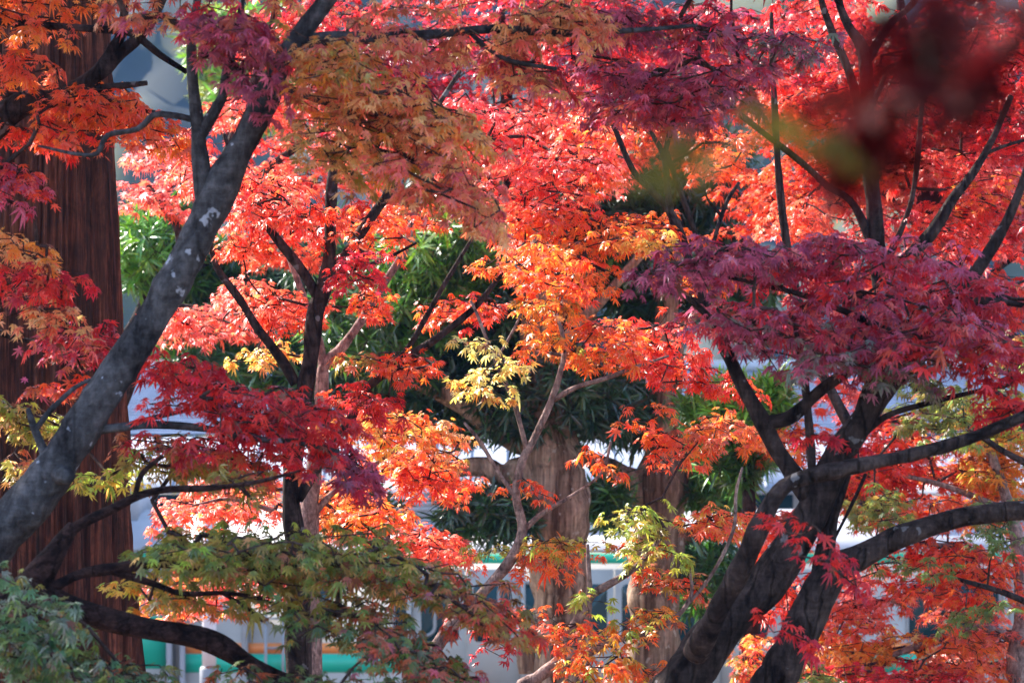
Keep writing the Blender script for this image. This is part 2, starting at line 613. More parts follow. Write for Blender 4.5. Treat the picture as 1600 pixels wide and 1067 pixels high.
def maple_region(reg, tw, fine, base_size):
    """one leafy spray: drooping flat plates of leaves; returns arrays and feeds the twig builder"""
    key, cx, cy, rx, ry, rot, Y, T, cover, pal = reg[:10]
    opt = reg[10] if len(reg) > 10 else {}
    size = base_size * opt.get('size', 1.0)
    pxm = Y * K
    s_px = size / pxm
    area = math.pi * rx * ry
    nleaf = int(COVER * opt.get('dens', 1.0) * cover * area / (0.62 * s_px ** 2)) + 4
    pr = opt.get('pr', min(0.34, max(0.12, 0.55 * min(rx, 3.2 * ry) * pxm)))
    per_plate = max(14, int(1.6 * math.pi * pr ** 2 / (0.9 * size ** 2) * 0.55))
    per_plate = min(per_plate, 130)
    npl = max(1, round(nleaf / per_plate))
    ang = math.radians(rot)
    prx = pr / pxm
    P, TIP, NRM, C = [], [], [], []
    for k in range(npl):
        while True:
            e = RNG.uniform(-1, 1, 2)
            if (e ** 2).sum() <= 1:
                break
        ex = e[0] * max(rx - 0.75 * prx, 0.15 * rx)
        ey = e[1] * max(ry - 0.1 / pxm * 0.3, 0.3 * ry)
        x = cx + ex * math.cos(ang) - ey * math.sin(ang)
        y = cy + ex * math.sin(ang) + ey * math.cos(ang)
        yy = Y + RNG.uniform(-T, T)
        c0 = at(x, y, Y)
        c0[1] = yy
        ncl = opt.get('ncl', max(3, per_plate // 6))
        r = pr * np.sqrt(RNG.uniform(0, 1, ncl))
        th = RNG.uniform(0, 6.283, ncl)
        loc = np.stack([r * np.cos(th), r * np.sin(th), -0.36 * pr * (r / pr) ** 2 + RNG.normal(0, 0.016, ncl)], -1)
        roll = ang * 0.85 + RNG.normal(0, 0.11)
        loc = rot_y(loc, roll)
        loc[:, 2] += loc[:, 1] * RNG.normal(0.08, 0.12)
        nodes = c0 + loc
        tw.grow(nodes, key)
        pc = pal_pick(pal, 1)[0]
        for j in range(ncl):
            nl = int(RNG.integers(4, 9))
            out = loc[j].copy()
            out[2] = 0
            out = out / (np.linalg.norm(out) + 1e-6)
            h = RNG.uniform(0, 6.283, nl)
            d = np.stack([np.cos(h), np.sin(h), np.zeros(nl)], -1) + out * 0.7
            d /= np.linalg.norm(d, axis=1)[:, None] + 1e-9
            d = rot_y(d, roll)
            reach = RNG.uniform(0.3, 1.25, nl) * size
            pos = nodes[j] + d * reach[:, None]
            pos[:, 2] += RNG.normal(0, 0.011, nl) - 0.25 * reach
            drop = RNG.uniform(0.05, 0.45, nl) + 0.55 * (r[j] / pr) ** 2 * RNG.uniform(0.3, 1, nl)
            tip = d + np.array([0, 0, -1.0]) * drop[:, None] + RNG.normal(0, 0.15, (nl, 3))
            nm = np.array([0, 0, 1.0]) + d * RNG.uniform(0.2, 0.9, nl)[:, None] + RNG.normal(0, 0.38, (nl, 3))
            P.append(pos)
            TIP.append(tip)
            NRM.append(nm)
            cc = np.where(RNG.uniform(size=nl)[:, None] < 0.42, pc, pal_pick(pal, nl))
            mixin = RNG.uniform(0, 0.35, nl)[:, None]
            cc = cc * (1 - mixin) + pal_pick(pal, nl) * mixin
            cc = cc * np.exp(RNG.normal(0, 0.16, (nl, 1))) * np.exp(RNG.normal(0, 0.07, (nl, 3)))
            cc[RNG.uniform(size=nl) < 0.025] = PAL['brown']
            C.append(cc)
    P, TIP, NRM, C = map(np.concatenate, (P, TIP, NRM, C))
    n = len(P)
    sz = size * np.exp(RNG.normal(0, 0.24, n))
    curl = RNG.uniform(0.0, 0.5, n)
    odd = RNG.uniform(size=n) < 0.12
    curl[odd] = RNG.uniform(0.7, 1.5, odd.sum())
    return key, P, TIP, NRM, sz, np.clip(C, 0.003, 0.9), curl


def limb_pts(poly, Y, step=0.03):
    """(px, py, half-width px[, distance]) -> samples (x,y,z,r)"""
    pts = []
    for q in poly:
        yy = q[3] if len(q) > 3 else Y
        pts.append((*at(q[0], q[1], yy), q[2] * yy * K))
    return catmull(pts, step)


def maple(label, Y, trunk, branches, regions, bark='bark_dark', fine=True, size=0.029, cat='maple tree', group=None,
          part_labels={}, name='maple_tree', twig_base=0.0013, rough=0.06, leafmat='leaf', base=None):
    global RNG
    RNG = np.random.default_rng(zlib.crc32(label.encode()))
    tp = limb_pts(trunk, Y)
    t = empty(name, tp[0, :3], label, cat, group)
    mb = MB()
    sides = 28 if tp[:, 3].max() > 0.05 else 14
    sweep(mb, tp, sides, rough, seed=int(abs(tp[0, 0]) * 977) % 9999)
    mb.build('trunk', M[bark], t, smooth=True)
    skel = [p[:3] for p in tp[::3] if abs(p[2]) < 0.2 * Y]
    for b in branches:
        bp = limb_pts(b, Y, 0.02)
        m2 = MB()
        sweep(m2, bp, 16 if bp[:, 3].max() > 0.02 else 9, rough * 0.9, seed=len(skel))
        m2.build('branch', M[bark], t, smooth=True)
        skel += [p[:3] for p in bp[::3]]
    tw = Twigs(skel)
    data = [maple_region(r, tw, fine, size) for r in regions]
    tw.radii(twig_base)
    keys = []
    for d in data:
        if d[0] not in keys:
            keys.append(d[0])
    for k in keys:
        m3 = MB()
        for d in data:
            if d[0] == k:
                place_leaves(m3, LEAF_FINE if fine else LEAF_COARSE, *d[1:6], d[6])
        tw.emit(m3, k, 1)
        o = m3.build('crown' if k == keys[0] else 'foliage', [M[leafmat], M['twig']], t, color=True)
        if k in part_labels:
            o['label'] = part_labels[k]
    return t


def evergreen(label, Y, trunk, branches, regions, bark='bark_peel', name='podocarpus_tree', cat='evergreen tree',
              blade=0.125, up=0.2, twig_base=0.002, group=None, rough=0.09):
    """strap-leaved evergreen: whorls of blades at the twig ends"""
    global RNG
    RNG = np.random.default_rng(zlib.crc32(label.encode()))
    tp = limb_pts(trunk, Y, 0.05)
    t = empty(name, tp[0, :3], label, cat, group)
    mb = MB()
    sweep(mb, tp, 40, rough, seed=int(abs(tp[0, 0]) * 613) % 9999, freq=(1.5, 9))
    mb.build('trunk', M[bark], t, smooth=True)
    skel = [p[:3] for p in tp[::2] if abs(p[2]) < 0.2 * Y]
    for b in branches:
        bp = limb_pts(b, Y, 0.04)
        m2 = MB()
        sweep(m2, bp, 20, rough, seed=len(skel), freq=(1.5, 9))
        m2.build('branch', M[bark], t, smooth=True)
        skel += [p[:3] for p in bp[::2]]
    tw = Twigs(skel)
    m3 = MB()
    acc = []
    for (cx, cy, rx, ry, Yr, T, n, pal) in regions:
        nodes = []
        while len(nodes) < n:
            e = RNG.uniform(-1, 1, 3)
            if (e ** 2).sum() <= 1 and (e ** 2).sum() > RNG.uniform(0, 0.4):
                q = at(cx + e[0] * rx, cy + e[1] * ry, Yr)
                q[1] = Yr + e[2] * T
                nodes.append(q)
        nodes = np.array(nodes)
        tw.grow(nodes, 'c')
        cc = at(cx, cy, Yr)
        cc[1] = Yr
        for q in nodes:
            nb = int(RNG.integers(14, 26))
            axis = (q - cc) / (np.linalg.norm(q - cc) + 1e-6) * 0.7 + np.array([0, 0, up]) + RNG.normal(0, 0.35, 3)
            axis /= np.linalg.norm(axis)
            tip = axis * RNG.uniform(0.15, 1.3, nb)[:, None] + RNG.normal(0, 0.65, (nb, 3))
            tip[:, 2] -= 0.15
            pos = q + axis * RNG.uniform(-0.09, 0.02, nb)[:, None]
            nm = axis + RNG.normal(0, 0.35, (nb, 3)) + np.array([0, 0, 0.6])
            c = pal_pick(pal, 1)[0] * np.exp(RNG.normal(0, 0.2)) * np.exp(RNG.normal(0, 0.14, (nb, 1)))
            acc.append((pos, tip, nm, blade * np.exp(RNG.normal(0, 0.2, nb)), c, RNG.uniform(0, 0.5, nb)))
    a = [np.concatenate([x[i] for x in acc]) for i in range(6)]
    place_leaves(m3, BLADE, a[0], a[1], a[2], a[3], np.clip(a[4], 0.003, 0.9), a[5])
    tw.radii(twig_base)
    tw.emit(m3, 'c', 1)
    m3.build('crown', [M['leaf_blade'], M['twig']], t, color=True)
    return t


# ------------------------------------------------------------------ setting: ground and hill
def build_ground():
    mb = MB()
    ys = np.concatenate([np.linspace(-60, 0, 10), np.linspace(1, 27, 60), np.linspace(30, 200, 30), np.linspace(260, 2500, 12)])
    xs = np.concatenate([np.linspace(-2500, -60, 10), np.linspace(-45, 45, 90), np.linspace(60, 2500, 10)])
    X, Yg = np.meshgrid(xs, ys, indexing='ij')
    Z = np.array([[ground_z(y) for y in ys]] * len(xs))
    nz = waves(5, 8, 0.05, 0.5)(np.stack([X, Yg, 0 * X], -1).reshape(-1, 3)).reshape(X.shape)
    Z = Z + nz * 0.05 * ((Yg < 28) & (abs(X) < 46))
    V = np.stack([X, Yg, Z], -1).reshape(-1, 3)
    n, m = len(xs), len(ys)
    i, j = np.meshgrid(np.arange(n - 1), np.arange(m - 1), indexing='ij')
    f = np.stack([i * m + j, (i + 1) * m + j, (i + 1) * m + j + 1, i * m + j + 1], -1).reshape(-1, 4)
    mb.add(V, f4=f)
    o = mb.build('ground', ground_mat(), smooth=True)
    tag(o, 'sloping woodland soil strewn with fallen leaves', 'ground', kind='structure')
    # far wooded hill
    mb = MB()
    xs = np.linspace(-130, 130, 200)
    ys = np.linspace(95, 260, 90)
    X, Yg = np.meshgrid(xs, ys, indexing='ij')
    t = np.clip((Yg - 95) / 90, 0, 1)
    H = -7 + 62 * (t * t * (3 - 2 * t)) * (0.85 + 0.15 * np.sin(X * 0.03 + 1))
    nz = waves(9, 24, 0.05, 0.35)(np.stack([X, Yg, 0 * X], -1).reshape(-1, 3)).reshape(X.shape)
    H = H + np.abs(nz) * 2.0 * (t > 0.02)
    V = np.stack([X, Yg, H], -1).reshape(-1, 3)
    n, m = len(xs), len(ys)
    i, j = np.meshgrid(np.arange(n - 1), np.arange(m - 1), indexing='ij')
    f = np.stack([i * m + j, (i + 1) * m + j, (i + 1) * m + j + 1, i * m + j + 1], -1).reshape(-1, 4)
    mb.add(V, f4=f)
    o = mb.build('hill', hill_mat(), smooth=True)
    tag(o, 'distant wooded hillside rising beyond the station', 'hill', kind='structure')


build_ground()


# ------------------------------------------------------------------ train, post, station
def rrect(x0, x1, z0, z1, r, n=6):
    pts = []
    for cx, cz, a0 in ((x1 - r, z1 - r, 0), (x0 + r, z1 - r, 90), (x0 + r, z0 + r, 180), (x1 - r, z0 + r, 270)):
        for k in range(n + 1):
            a = math.radians(a0 + 90 * k / n)
            pts.append((cx + r * math.cos(a), cz + r * math.sin(a)))
    return np.array(pts)


def plate(mb, pts, y0, y1, mat=0):
    """flat outline in XZ given thickness from y0 (front) to y1"""
    n = len(pts)
    A = np.stack([pts[:, 0], np.full(n, y0), pts[:, 1]], -1)
    B = np.stack([pts[:, 0], np.full(n, y1), pts[:, 1]], -1)
    c = np.array([[pts[:, 0].mean(), y0, pts[:, 1].mean()]])
    V = np.vstack([A, B, c])
    j = np.arange(n)
    j2 = (j + 1) % n
    mb.add(V, f3=np.stack([np.full(n, 2 * n), j, j2], -1), f4=np.stack([j, n + j, n + j2, j2], -1), mat=mat)


def frame_ring(mb, outer, inner, y0, y1, mat=0):
    n = len(outer)
    j = np.arange(n)
    j2 = (j + 1) % n
    R = []
    for pts, y in ((outer, y1), (outer, y0), (inner, y0), (inner, y1)):
        R.append(np.stack([pts[:, 0], np.full(n, y), pts[:, 1]], -1))
    V = np.vstack(R)
    f = np.vstack([np.stack([k * n + j, (k + 1) * n + j, (k + 1) * n + j2, k * n + j2], -1) for k in range(3)])
    mb.add(V, f4=f, mat=mat)


YT = 35.0
PT = YT * K


def zt(py):
    return -(py - 533.5) * PT


def xt(px):
    return (px - 800) * PT


def train_car(x0, x1, label, windows, doors, cab=False):
    t = empty('train_car', ((x0 + x1) / 2, YT + 1.45, -5.75), label, 'train car', 'cars of the train')
    # shell: constant section swept along x
    prof = [(0, -4.75), (-0.0, zt(862)), (0.02, zt(855)), (0.10, zt(845)), (0.26, zt(832)), (0.5, zt(820)), (0.95, zt(810)), (1.45, zt(807)),
            (1.95, zt(810)), (2.4, zt(820)), (2.64, zt(832)), (2.8, zt(845)), (2.88, zt(855)), (2.9, zt(862)), (2.9, -4.75)]
    prof = np.array(prof)
    n = len(prof)

    def shell(pr, mat, nm):
        mb = MB()
        k = len(pr)
        A = np.stack([np.full(k, x0), YT + pr[:, 0], pr[:, 1]], -1)
        B = np.stack([np.full(k, x1), YT + pr[:, 0], pr[:, 1]], -1)
        j = np.arange(k - 1)
        f4 = np.stack([j, j + 1, k + j + 1, k + j], -1)
        ca, cb = A.mean(0)[None], B.mean(0)[None]
        V = np.vstack([A, B, ca, cb])
        f3 = np.vstack([np.stack([np.full(k - 1, 2 * k), j + 1, j], -1), np.stack([np.full(k - 1, 2 * k + 1), k + j, k + j + 1], -1)])
        mb.add(V, f3=f3, f4=f4)
        return mb.build(nm, mat, t)
    shell(np.vstack([prof[:2], prof[-2:]]), M['train_side'], 'body')
    shell(prof[1:-1], M['train_roof'], 'roof')
    # rain gutter along the eave
    mb = MB()
    mb.box(x0, x1, YT - 0.035, YT - 0.002, zt(862), zt(857))
    mb.build('gutter', M['train_grey'], t)
    # stripes
    mb = MB()
    mb.box(x0 + 0.01, x1 - 0.01, YT - 0.004, YT + 0.02, zt(880), zt(864))
    mb.build('stripe', M['train_green'], t)
    if cab:
        mb = MB()
        mb.box(x1 - 2.2, x1 - 0.06, YT - 0.004, YT + 0.02, zt(1044), zt(962))
        mb.build('stripe', M['train_green'], t)
    else:
        edges = [x0 + 0.02]
        for d in doors:
            edges += [d - 0.72, d + 0.72]
        edges.append(x1 - 0.02)
        for a, b in zip(edges[0::2], edges[1::2]):
            mb = MB()
            mb.box(a, b, YT - 0.004, YT + 0.02, zt(1050), zt(1021))
            mb.build('stripe', M['train_green'], t)
            mb = MB()
            mb.box(a, b, YT - 0.004, YT + 0.02, zt(1020.6), zt(1004))
            mb.build('stripe', M['train_orange'], t)
    for a, b, top, bot in windows:
        mb = MB()
        frame_ring(mb, rrect(a - 0.04, b + 0.04, bot - 0.04, top + 0.04, 0.14), rrect(a, b, bot, top, 0.10), YT - 0.02, YT - 0.001)
        fr = mb.build('window', M['train_grey'], t)
        mb = MB()
        plate(mb, rrect(a, b, bot, top, 0.10), YT - 0.006, YT + 0.01)
        mb.build('pane', M['glass'], fr)
    for d in doors:
        mb = MB()
        for s in (-1, 1):
            mb.box(d + (0.01 if s > 0 else -0.66), d + (0.66 if s > 0 else -0.01), YT - 0.012, YT + 0.01, -4.7, zt(889))
        for s in (-1, 1):
            mb.box(d + s * 0.70 - 0.03, d + s * 0.70 + 0.03, YT - 0.03, YT - 0.002, -4.7, zt(889))
        dr = mb.build('door', M['train_side'], t)
        for s in (-1, 1):
            mb = MB()
            a, b = (d + 0.09, d + 0.55) if s > 0 else (d - 0.55, d - 0.09)
            plate(mb, rrect(a, b, zt(1002), zt(912), 0.07), YT - 0.017, YT - 0.005)
            mb.build('pane', M['glass'], dr)
    # air conditioner casings with louvre slots on the roof
    for cx in np.arange(x0 + 3.2, x1 - 1.5, 7.2):
        mb = MB()
        mb.box(cx - 1.9, cx + 1.9, YT + 0.6, YT + 2.3, zt(824), zt(766))
        for k in range(6):
            z = zt(818 - k * 8.5)
            mb.box(cx - 1.8, cx + 1.8, YT + 0.57, YT + 0.6, z, z + 0.022)
        mb.build('air_conditioner', M['train_roof'], t)
    # underframe and wheels
    mb = MB()
    mb.box(x0 + 0.2, x1 - 0.2, YT + 0.25, YT + 2.65, -5.2, -4.76)
    mb.build('underframe', M['train_dark'], t)
    for bx in (x0 + 2.2, x0 + 4.3, x1 - 4.3, x1 - 2.2):
        for yy in (0.75, 2.05):
            mb = MB()
            sweep(mb, np.array([(bx, YT + yy - 0.06, -5.38, .41), (bx, YT + yy, -5.38, .43), (bx, YT + yy + 0.06, -5.38, .41)]), 24)
            mb.build('wheel', M['train_dark'], t)
    return t


carB_doors = [xt(600) - 3.2, xt(600) + 1.6 + 0.0]
carA = train_car(xt(268) - 20.0, xt(268), 'grey steel train car with broad green end panel beside the cedar', [(xt(268) - 4.6, xt(268) - 2.6, zt(905), zt(985))],
                 [xt(268) - 6.0, xt(268) - 11], cab=True)
doorsB = [xt(560) + k * 4.9 for k in range(4)]
winB = [(xt(470), xt(514), zt(912), zt(992))]
winB += [(xt(617), xt(677), zt(905), zt(990)), (xt(782), xt(905), zt(912), zt(1004)), (xt(1010), xt(1130), zt(912), zt(1004)),
         (xt(1420), xt(1560), zt(912), zt(1004))]
carB = train_car(xt(283), xt(283) + 19.6, 'grey steel train car with green and orange stripes behind the post', winB,
                 [xt(728), xt(960), xt(1210), xt(1660)])
# red destination display under the eave
mb = MB()
mb.box(xt(1108), xt(1148), YT - 0.03, YT - 0.005, zt(887), zt(865))
dsp = mb.build('display', M['train_orange'], carB)
# end ladder
mb = MB()
for px in (416, 443):
    mb.box(xt(px) - 0.016, xt(px) + 0.016, YT - 0.09, YT - 0.06, zt(1120), zt(955))
for py in (965, 1011, 1057, 1100):
    mb.box(xt(416) + 0.018, xt(443) - 0.018, YT - 0.088, YT - 0.062, zt(py) - 0.012, zt(py) + 0.012)
for px in (416, 443):
    mb.box(xt(px) - 0.012, xt(px) + 0.012, YT - 0.058, YT + 0.0, zt(972), zt(968))
mb.build('ladder', M['train_grey'], carB)
# vertical drain pipe
mb = MB()
sweep(mb, np.array([(xt(383), YT - 0.05, z, 0.045) for z in np.linspace(-4.7, zt(868), 8)]), 12)
mb.build('pipe', M['train_grey'], carB)
for q in (265, 286):
    mb = MB()
    sweep(mb, np.array([(xt(q), YT - 0.06, z, 0.035) for z in np.linspace(-4.7, zt(868), 8)]), 12)
    mb.build('pipe', M['train_roof'], carB if q > 270 else carA)
# gangway between the cars
mb = MB()
for k in range(5):
    x = xt(268) + 0.035 + k * 0.022
    mb.box(x, x + 0.014, YT + 0.12, YT + 2.7, -4.7, zt(880))
mb.build('gangway', M['train_side'], carB)

# platform post
yp = 30.0
post = empty('platform_post', (*at(327, 0, yp)[:2], ground_z(yp)), 'pale painted round post standing in front of the train car', 'post')
mb = MB()
bx = at(327, 533, yp)[0]
pts = [(bx, yp, z, 0.074) for z in np.linspace(at(0, 1042, yp)[2], at(0, 815, yp)[2], 6)]
sweep(mb, np.array(pts), 24)
mb.build('shaft', M['post'], post, smooth=True)
mb = MB()
sweep(mb, np.array([(bx, yp, ground_z(yp) - 0.1, 0.10), (bx, yp, -3.6, 0.10), (bx, yp, at(0, 1044, yp)[2], 0.10), (bx, yp, at(0, 1041, yp)[2], 0.084)]), 24)
mb.build('collar', M['post_grey'], post, smooth=False)
mb = MB()
sweep(mb, np.array([(bx, yp, at(0, 815, yp)[2], 0.09), (bx, yp, at(0, 808, yp)[2], 0.09), (bx, yp, at(0, 806, yp)[2], 0.03)]), 20)
mb.build('cap', M['post_grey'], post)


# station building behind the train: pale eaves, tiled hipped roof
def station():
    Y0 = 47.0
    st = empty('station_building', (-2, Y0 + 4, -5.85), 'pale station building with blue grey tiled roof behind the train', 'building')
    p = Y0 * K

    def z(py):
        return -(py - 533.5) * p
    mb = MB()
    mb.box(-26, 26, Y0 + 0.6, Y0 + 8, -5.85, z(760) - 0.03)
    mb.build('wall', M['plaster'], st)
    # lower sheet canopy
    mb = MB()
    mb.box(-27, 27, Y0 - 1.2, Y0 + 0.56, z(764), z(758))
    V = [(-27, Y0 - 1.2, z(756)), (27, Y0 - 1.2, z(756)), (27, Y0 + 2.2, z(690)), (-27, Y0 + 2.2, z(690)),
         (-27, Y0 - 1.2, z(757.7)), (27, Y0 - 1.2, z(757.7)), (27, Y0 + 2.2, z(695)), (-27, Y0 + 2.2, z(695))]
    mb.add(V, f4=[(0, 1, 2, 3), (7, 6, 5, 4), (0, 4, 5, 1), (2, 6, 7, 3), (0, 3, 7, 4), (1, 5, 6, 2)])
    for x in np.arange(-26.5, 27, 0.6):
        mb.add([(x - .02, Y0 - 1.2, z(755.5)), (x + .02, Y0 - 1.2, z(755.5)), (x + .02, Y0 + 2.2, z(689)), (x - .02, Y0 + 2.2, z(689)),
                (x, Y0 - 1.2, z(755.5) + .05), (x, Y0 + 2.2, z(689) + .05)], f4=[(0, 4, 5, 3), (4, 1, 2, 5)])
    mb.build('canopy', M['sheet_roof'], st)
    for x in np.arange(-9.6, 10, 3.2):
        mb = MB()
        mb.box(x, x + 1.5, Y0 + 0.57, Y0 + 0.62, z(850), z(775))
        mb.build('window', M['glass'], st)
    # tiled roof: rows of overlapping courses with vertical rolls
    mb = MB()
    rows = 22
    xs = np.arange(-25, 25.01, 0.14)
    y_a, y_b, z_a, z_b = Y0 + 2.3, Y0 + 7.0, z(688), z(588)
    for r in range(rows):
        ya, yb = y_a + (y_b - y_a) * r / rows, y_a + (y_b - y_a) * (r + 1) / rows
        za, zb = z_a + (z_b - z_a) * r / rows, z_a + (z_b - z_a) * (r + 1) / rows
        bump = 0.035 * np.abs(np.sin(xs / 0.28 * math.pi))
        A = np.stack([xs, np.full(len(xs), ya), za + bump + 0.03], -1)
        B = np.stack([xs, np.full(len(xs), yb), zb + bump], -1)
        A0 = A - np.array([0, 0, 0.03])
        k = len(xs)
        j = np.arange(k - 1)
        mb.add(np.vstack([A, B]), f4=np.stack([j, j + 1, k + j + 1, k + j], -1))
        mb.add(np.vstack([A0, A]), f4=np.stack([j, j + 1, k + j + 1, k + j], -1))
    rf = mb.build('roof', M['tiles'], st)
    mb = MB()
    mb.box(-25, 25, y_b - 0.05, y_b + 0.25, z_b + 0.02, z_b + 0.22)
    mb.build('ridge', M['plaster'], rf)
    return st


station()


# ------------------------------------------------------------------ cedar
def cedar():
    Yc = 11.4
    gz = ground_z(Yc)
    pts = [(*at(62, 0, Yc)[:2], gz - 0.2, 0.56), (*at(62, 0, Yc)[:2], gz + 0.3, 0.48), (*at(66, 0, Yc)[:2], -1.4, 154 * Yc * K),
           (*at(68, 0, Yc)[:2], 0, 130 * Yc * K), (*at(76, 0, Yc)[:2], 1.4, 96 * Yc * K), (*at(84, 0, Yc)[:2], 4, .2), (*at(84, 0, Yc)[:2], 9, .12),
           (*at(84, 0, Yc)[:2], 14.5, 0.03)]
    pts = catmull(pts, 0.05)
    t = empty('cedar_tree', pts[0, :3], 'massive cedar with fibrous reddish brown bark, behind the leaning grey maple', 'cedar tree')
    r = np.random.default_rng(3)
    fr = np.array([9, 14, 21, 30, 43, 57, 70])
    am = np.array([0.024, 0.03, 0.034, 0.03, 0.022, 0.016, 0.01])
    ph = r.uniform(0, 6.28, 7)
    sh = r.uniform(0.15, 0.7, 7)
    sh2 = r.uniform(0.4, 1.4, 7)

    def ridge(p, ring, rad):
        a = np.arctan2(ring[..., 1], ring[..., 0])
        z = p[:, 2:3]
        d = 1.0
        for f, m_, h, s1, s2 in zip(fr, am, ph, sh, sh2):
            v = np.sin(a * f + h + 0.9 * np.sin(z * s2 * 2.3 + h * 2) + z * s1)
            d = d + m_ * (1 - 2 * np.abs(v) ** 0.6)
        return d
    mb = MB()
    sweep(mb, pts, 300, ridge=ridge)
    mb.build('trunk', M['bark_cedar'], t, smooth=True)
    # unseen crown above the frame, shaped for shade: whorled drooping boughs carrying dark sprays
    mb = MB()
    tw = MB()
    P, T_, N, Sz, C = [], [], [], [], []
    base = np.array([at(84, 0, Yc)[0], Yc])
    for k in range(90):
        z0 = 2.9 + 11.2 * (k / 90.0)
        L = 4.6 * (1 - (z0 - 2.0) / 15.0) ** 0.8 * RNG.uniform(0.75, 1.1)
        a = k * 2.39996 + RNG.uniform(-.3, .3)
        d = np.array([math.cos(a), math.sin(a)])
        if d[1] > 0.25 or (d[1] > 0.05 and d[0] > -0.3):
            L *= 0.3  # cut short on this side so sun reaches the middle maples
        elif d[0] < -0.3:
            L *= 1.35  # drawn out on this side to shade the foreground
        n = 10
        s = np.linspace(0, 1, n)
        bx_ = base[0] + d[0] * L * s
        by_ = base[1] + d[1] * L * s
        bz_ = z0 + 0.35 * L * s - 0.5 * L * s ** 2 * 0.8
        sweep(tw, np.stack([bx_, by_, bz_, 0.05 * (1 - s) + 0.008], -1), 6)
        m_ = int((150 if d[0] < 0 and d[1] < 0.25 else 70) * L / 3)
        u = RNG.uniform(0.2, 1, m_)
        q = np.stack([np.interp(u, s, bx_), np.interp(u, s, by_), np.interp(u, s, bz_)], -1)
        side = np.array([-d[1], d[0], 0])
        q = q + side * (RNG.normal(0, 0.42, m_) * (1.1 - u))[:, None] + RNG.normal(0, 0.1, (m_, 3))
        for rep in range(3):
            P.append(q + RNG.normal(0, 0.12, q.shape))
            T_.append(np.array([d[0], d[1], -0.7]) + RNG.normal(0, 0.6, (m_, 3)))
            N.append(np.array([0, 0, 1.0]) + RNG.normal(0, 0.5, (m_, 3)))
            Sz.append(RNG.uniform(0.2, 0.34, m_))
            C.append(np.array(srgb((58, 78, 44))) * np.exp(RNG.normal(0, 0.2, (m_, 1))))
    V, F = BLADE
    cat = [np.concatenate(x) for x in (P, T_, N, Sz, C)]
    place_leaves(mb, (V * np.array([2.6, 1, 1]), F), cat[0], cat[1], cat[2], cat[3], cat[4], RNG.uniform(0, .6, len(cat[0])))
    mb.build('crown', [M['leaf_blade']], t, color=True)
    tw.build('bough', M['bark_cedar'], t, smooth=True)


cedar()

exec_trees = True
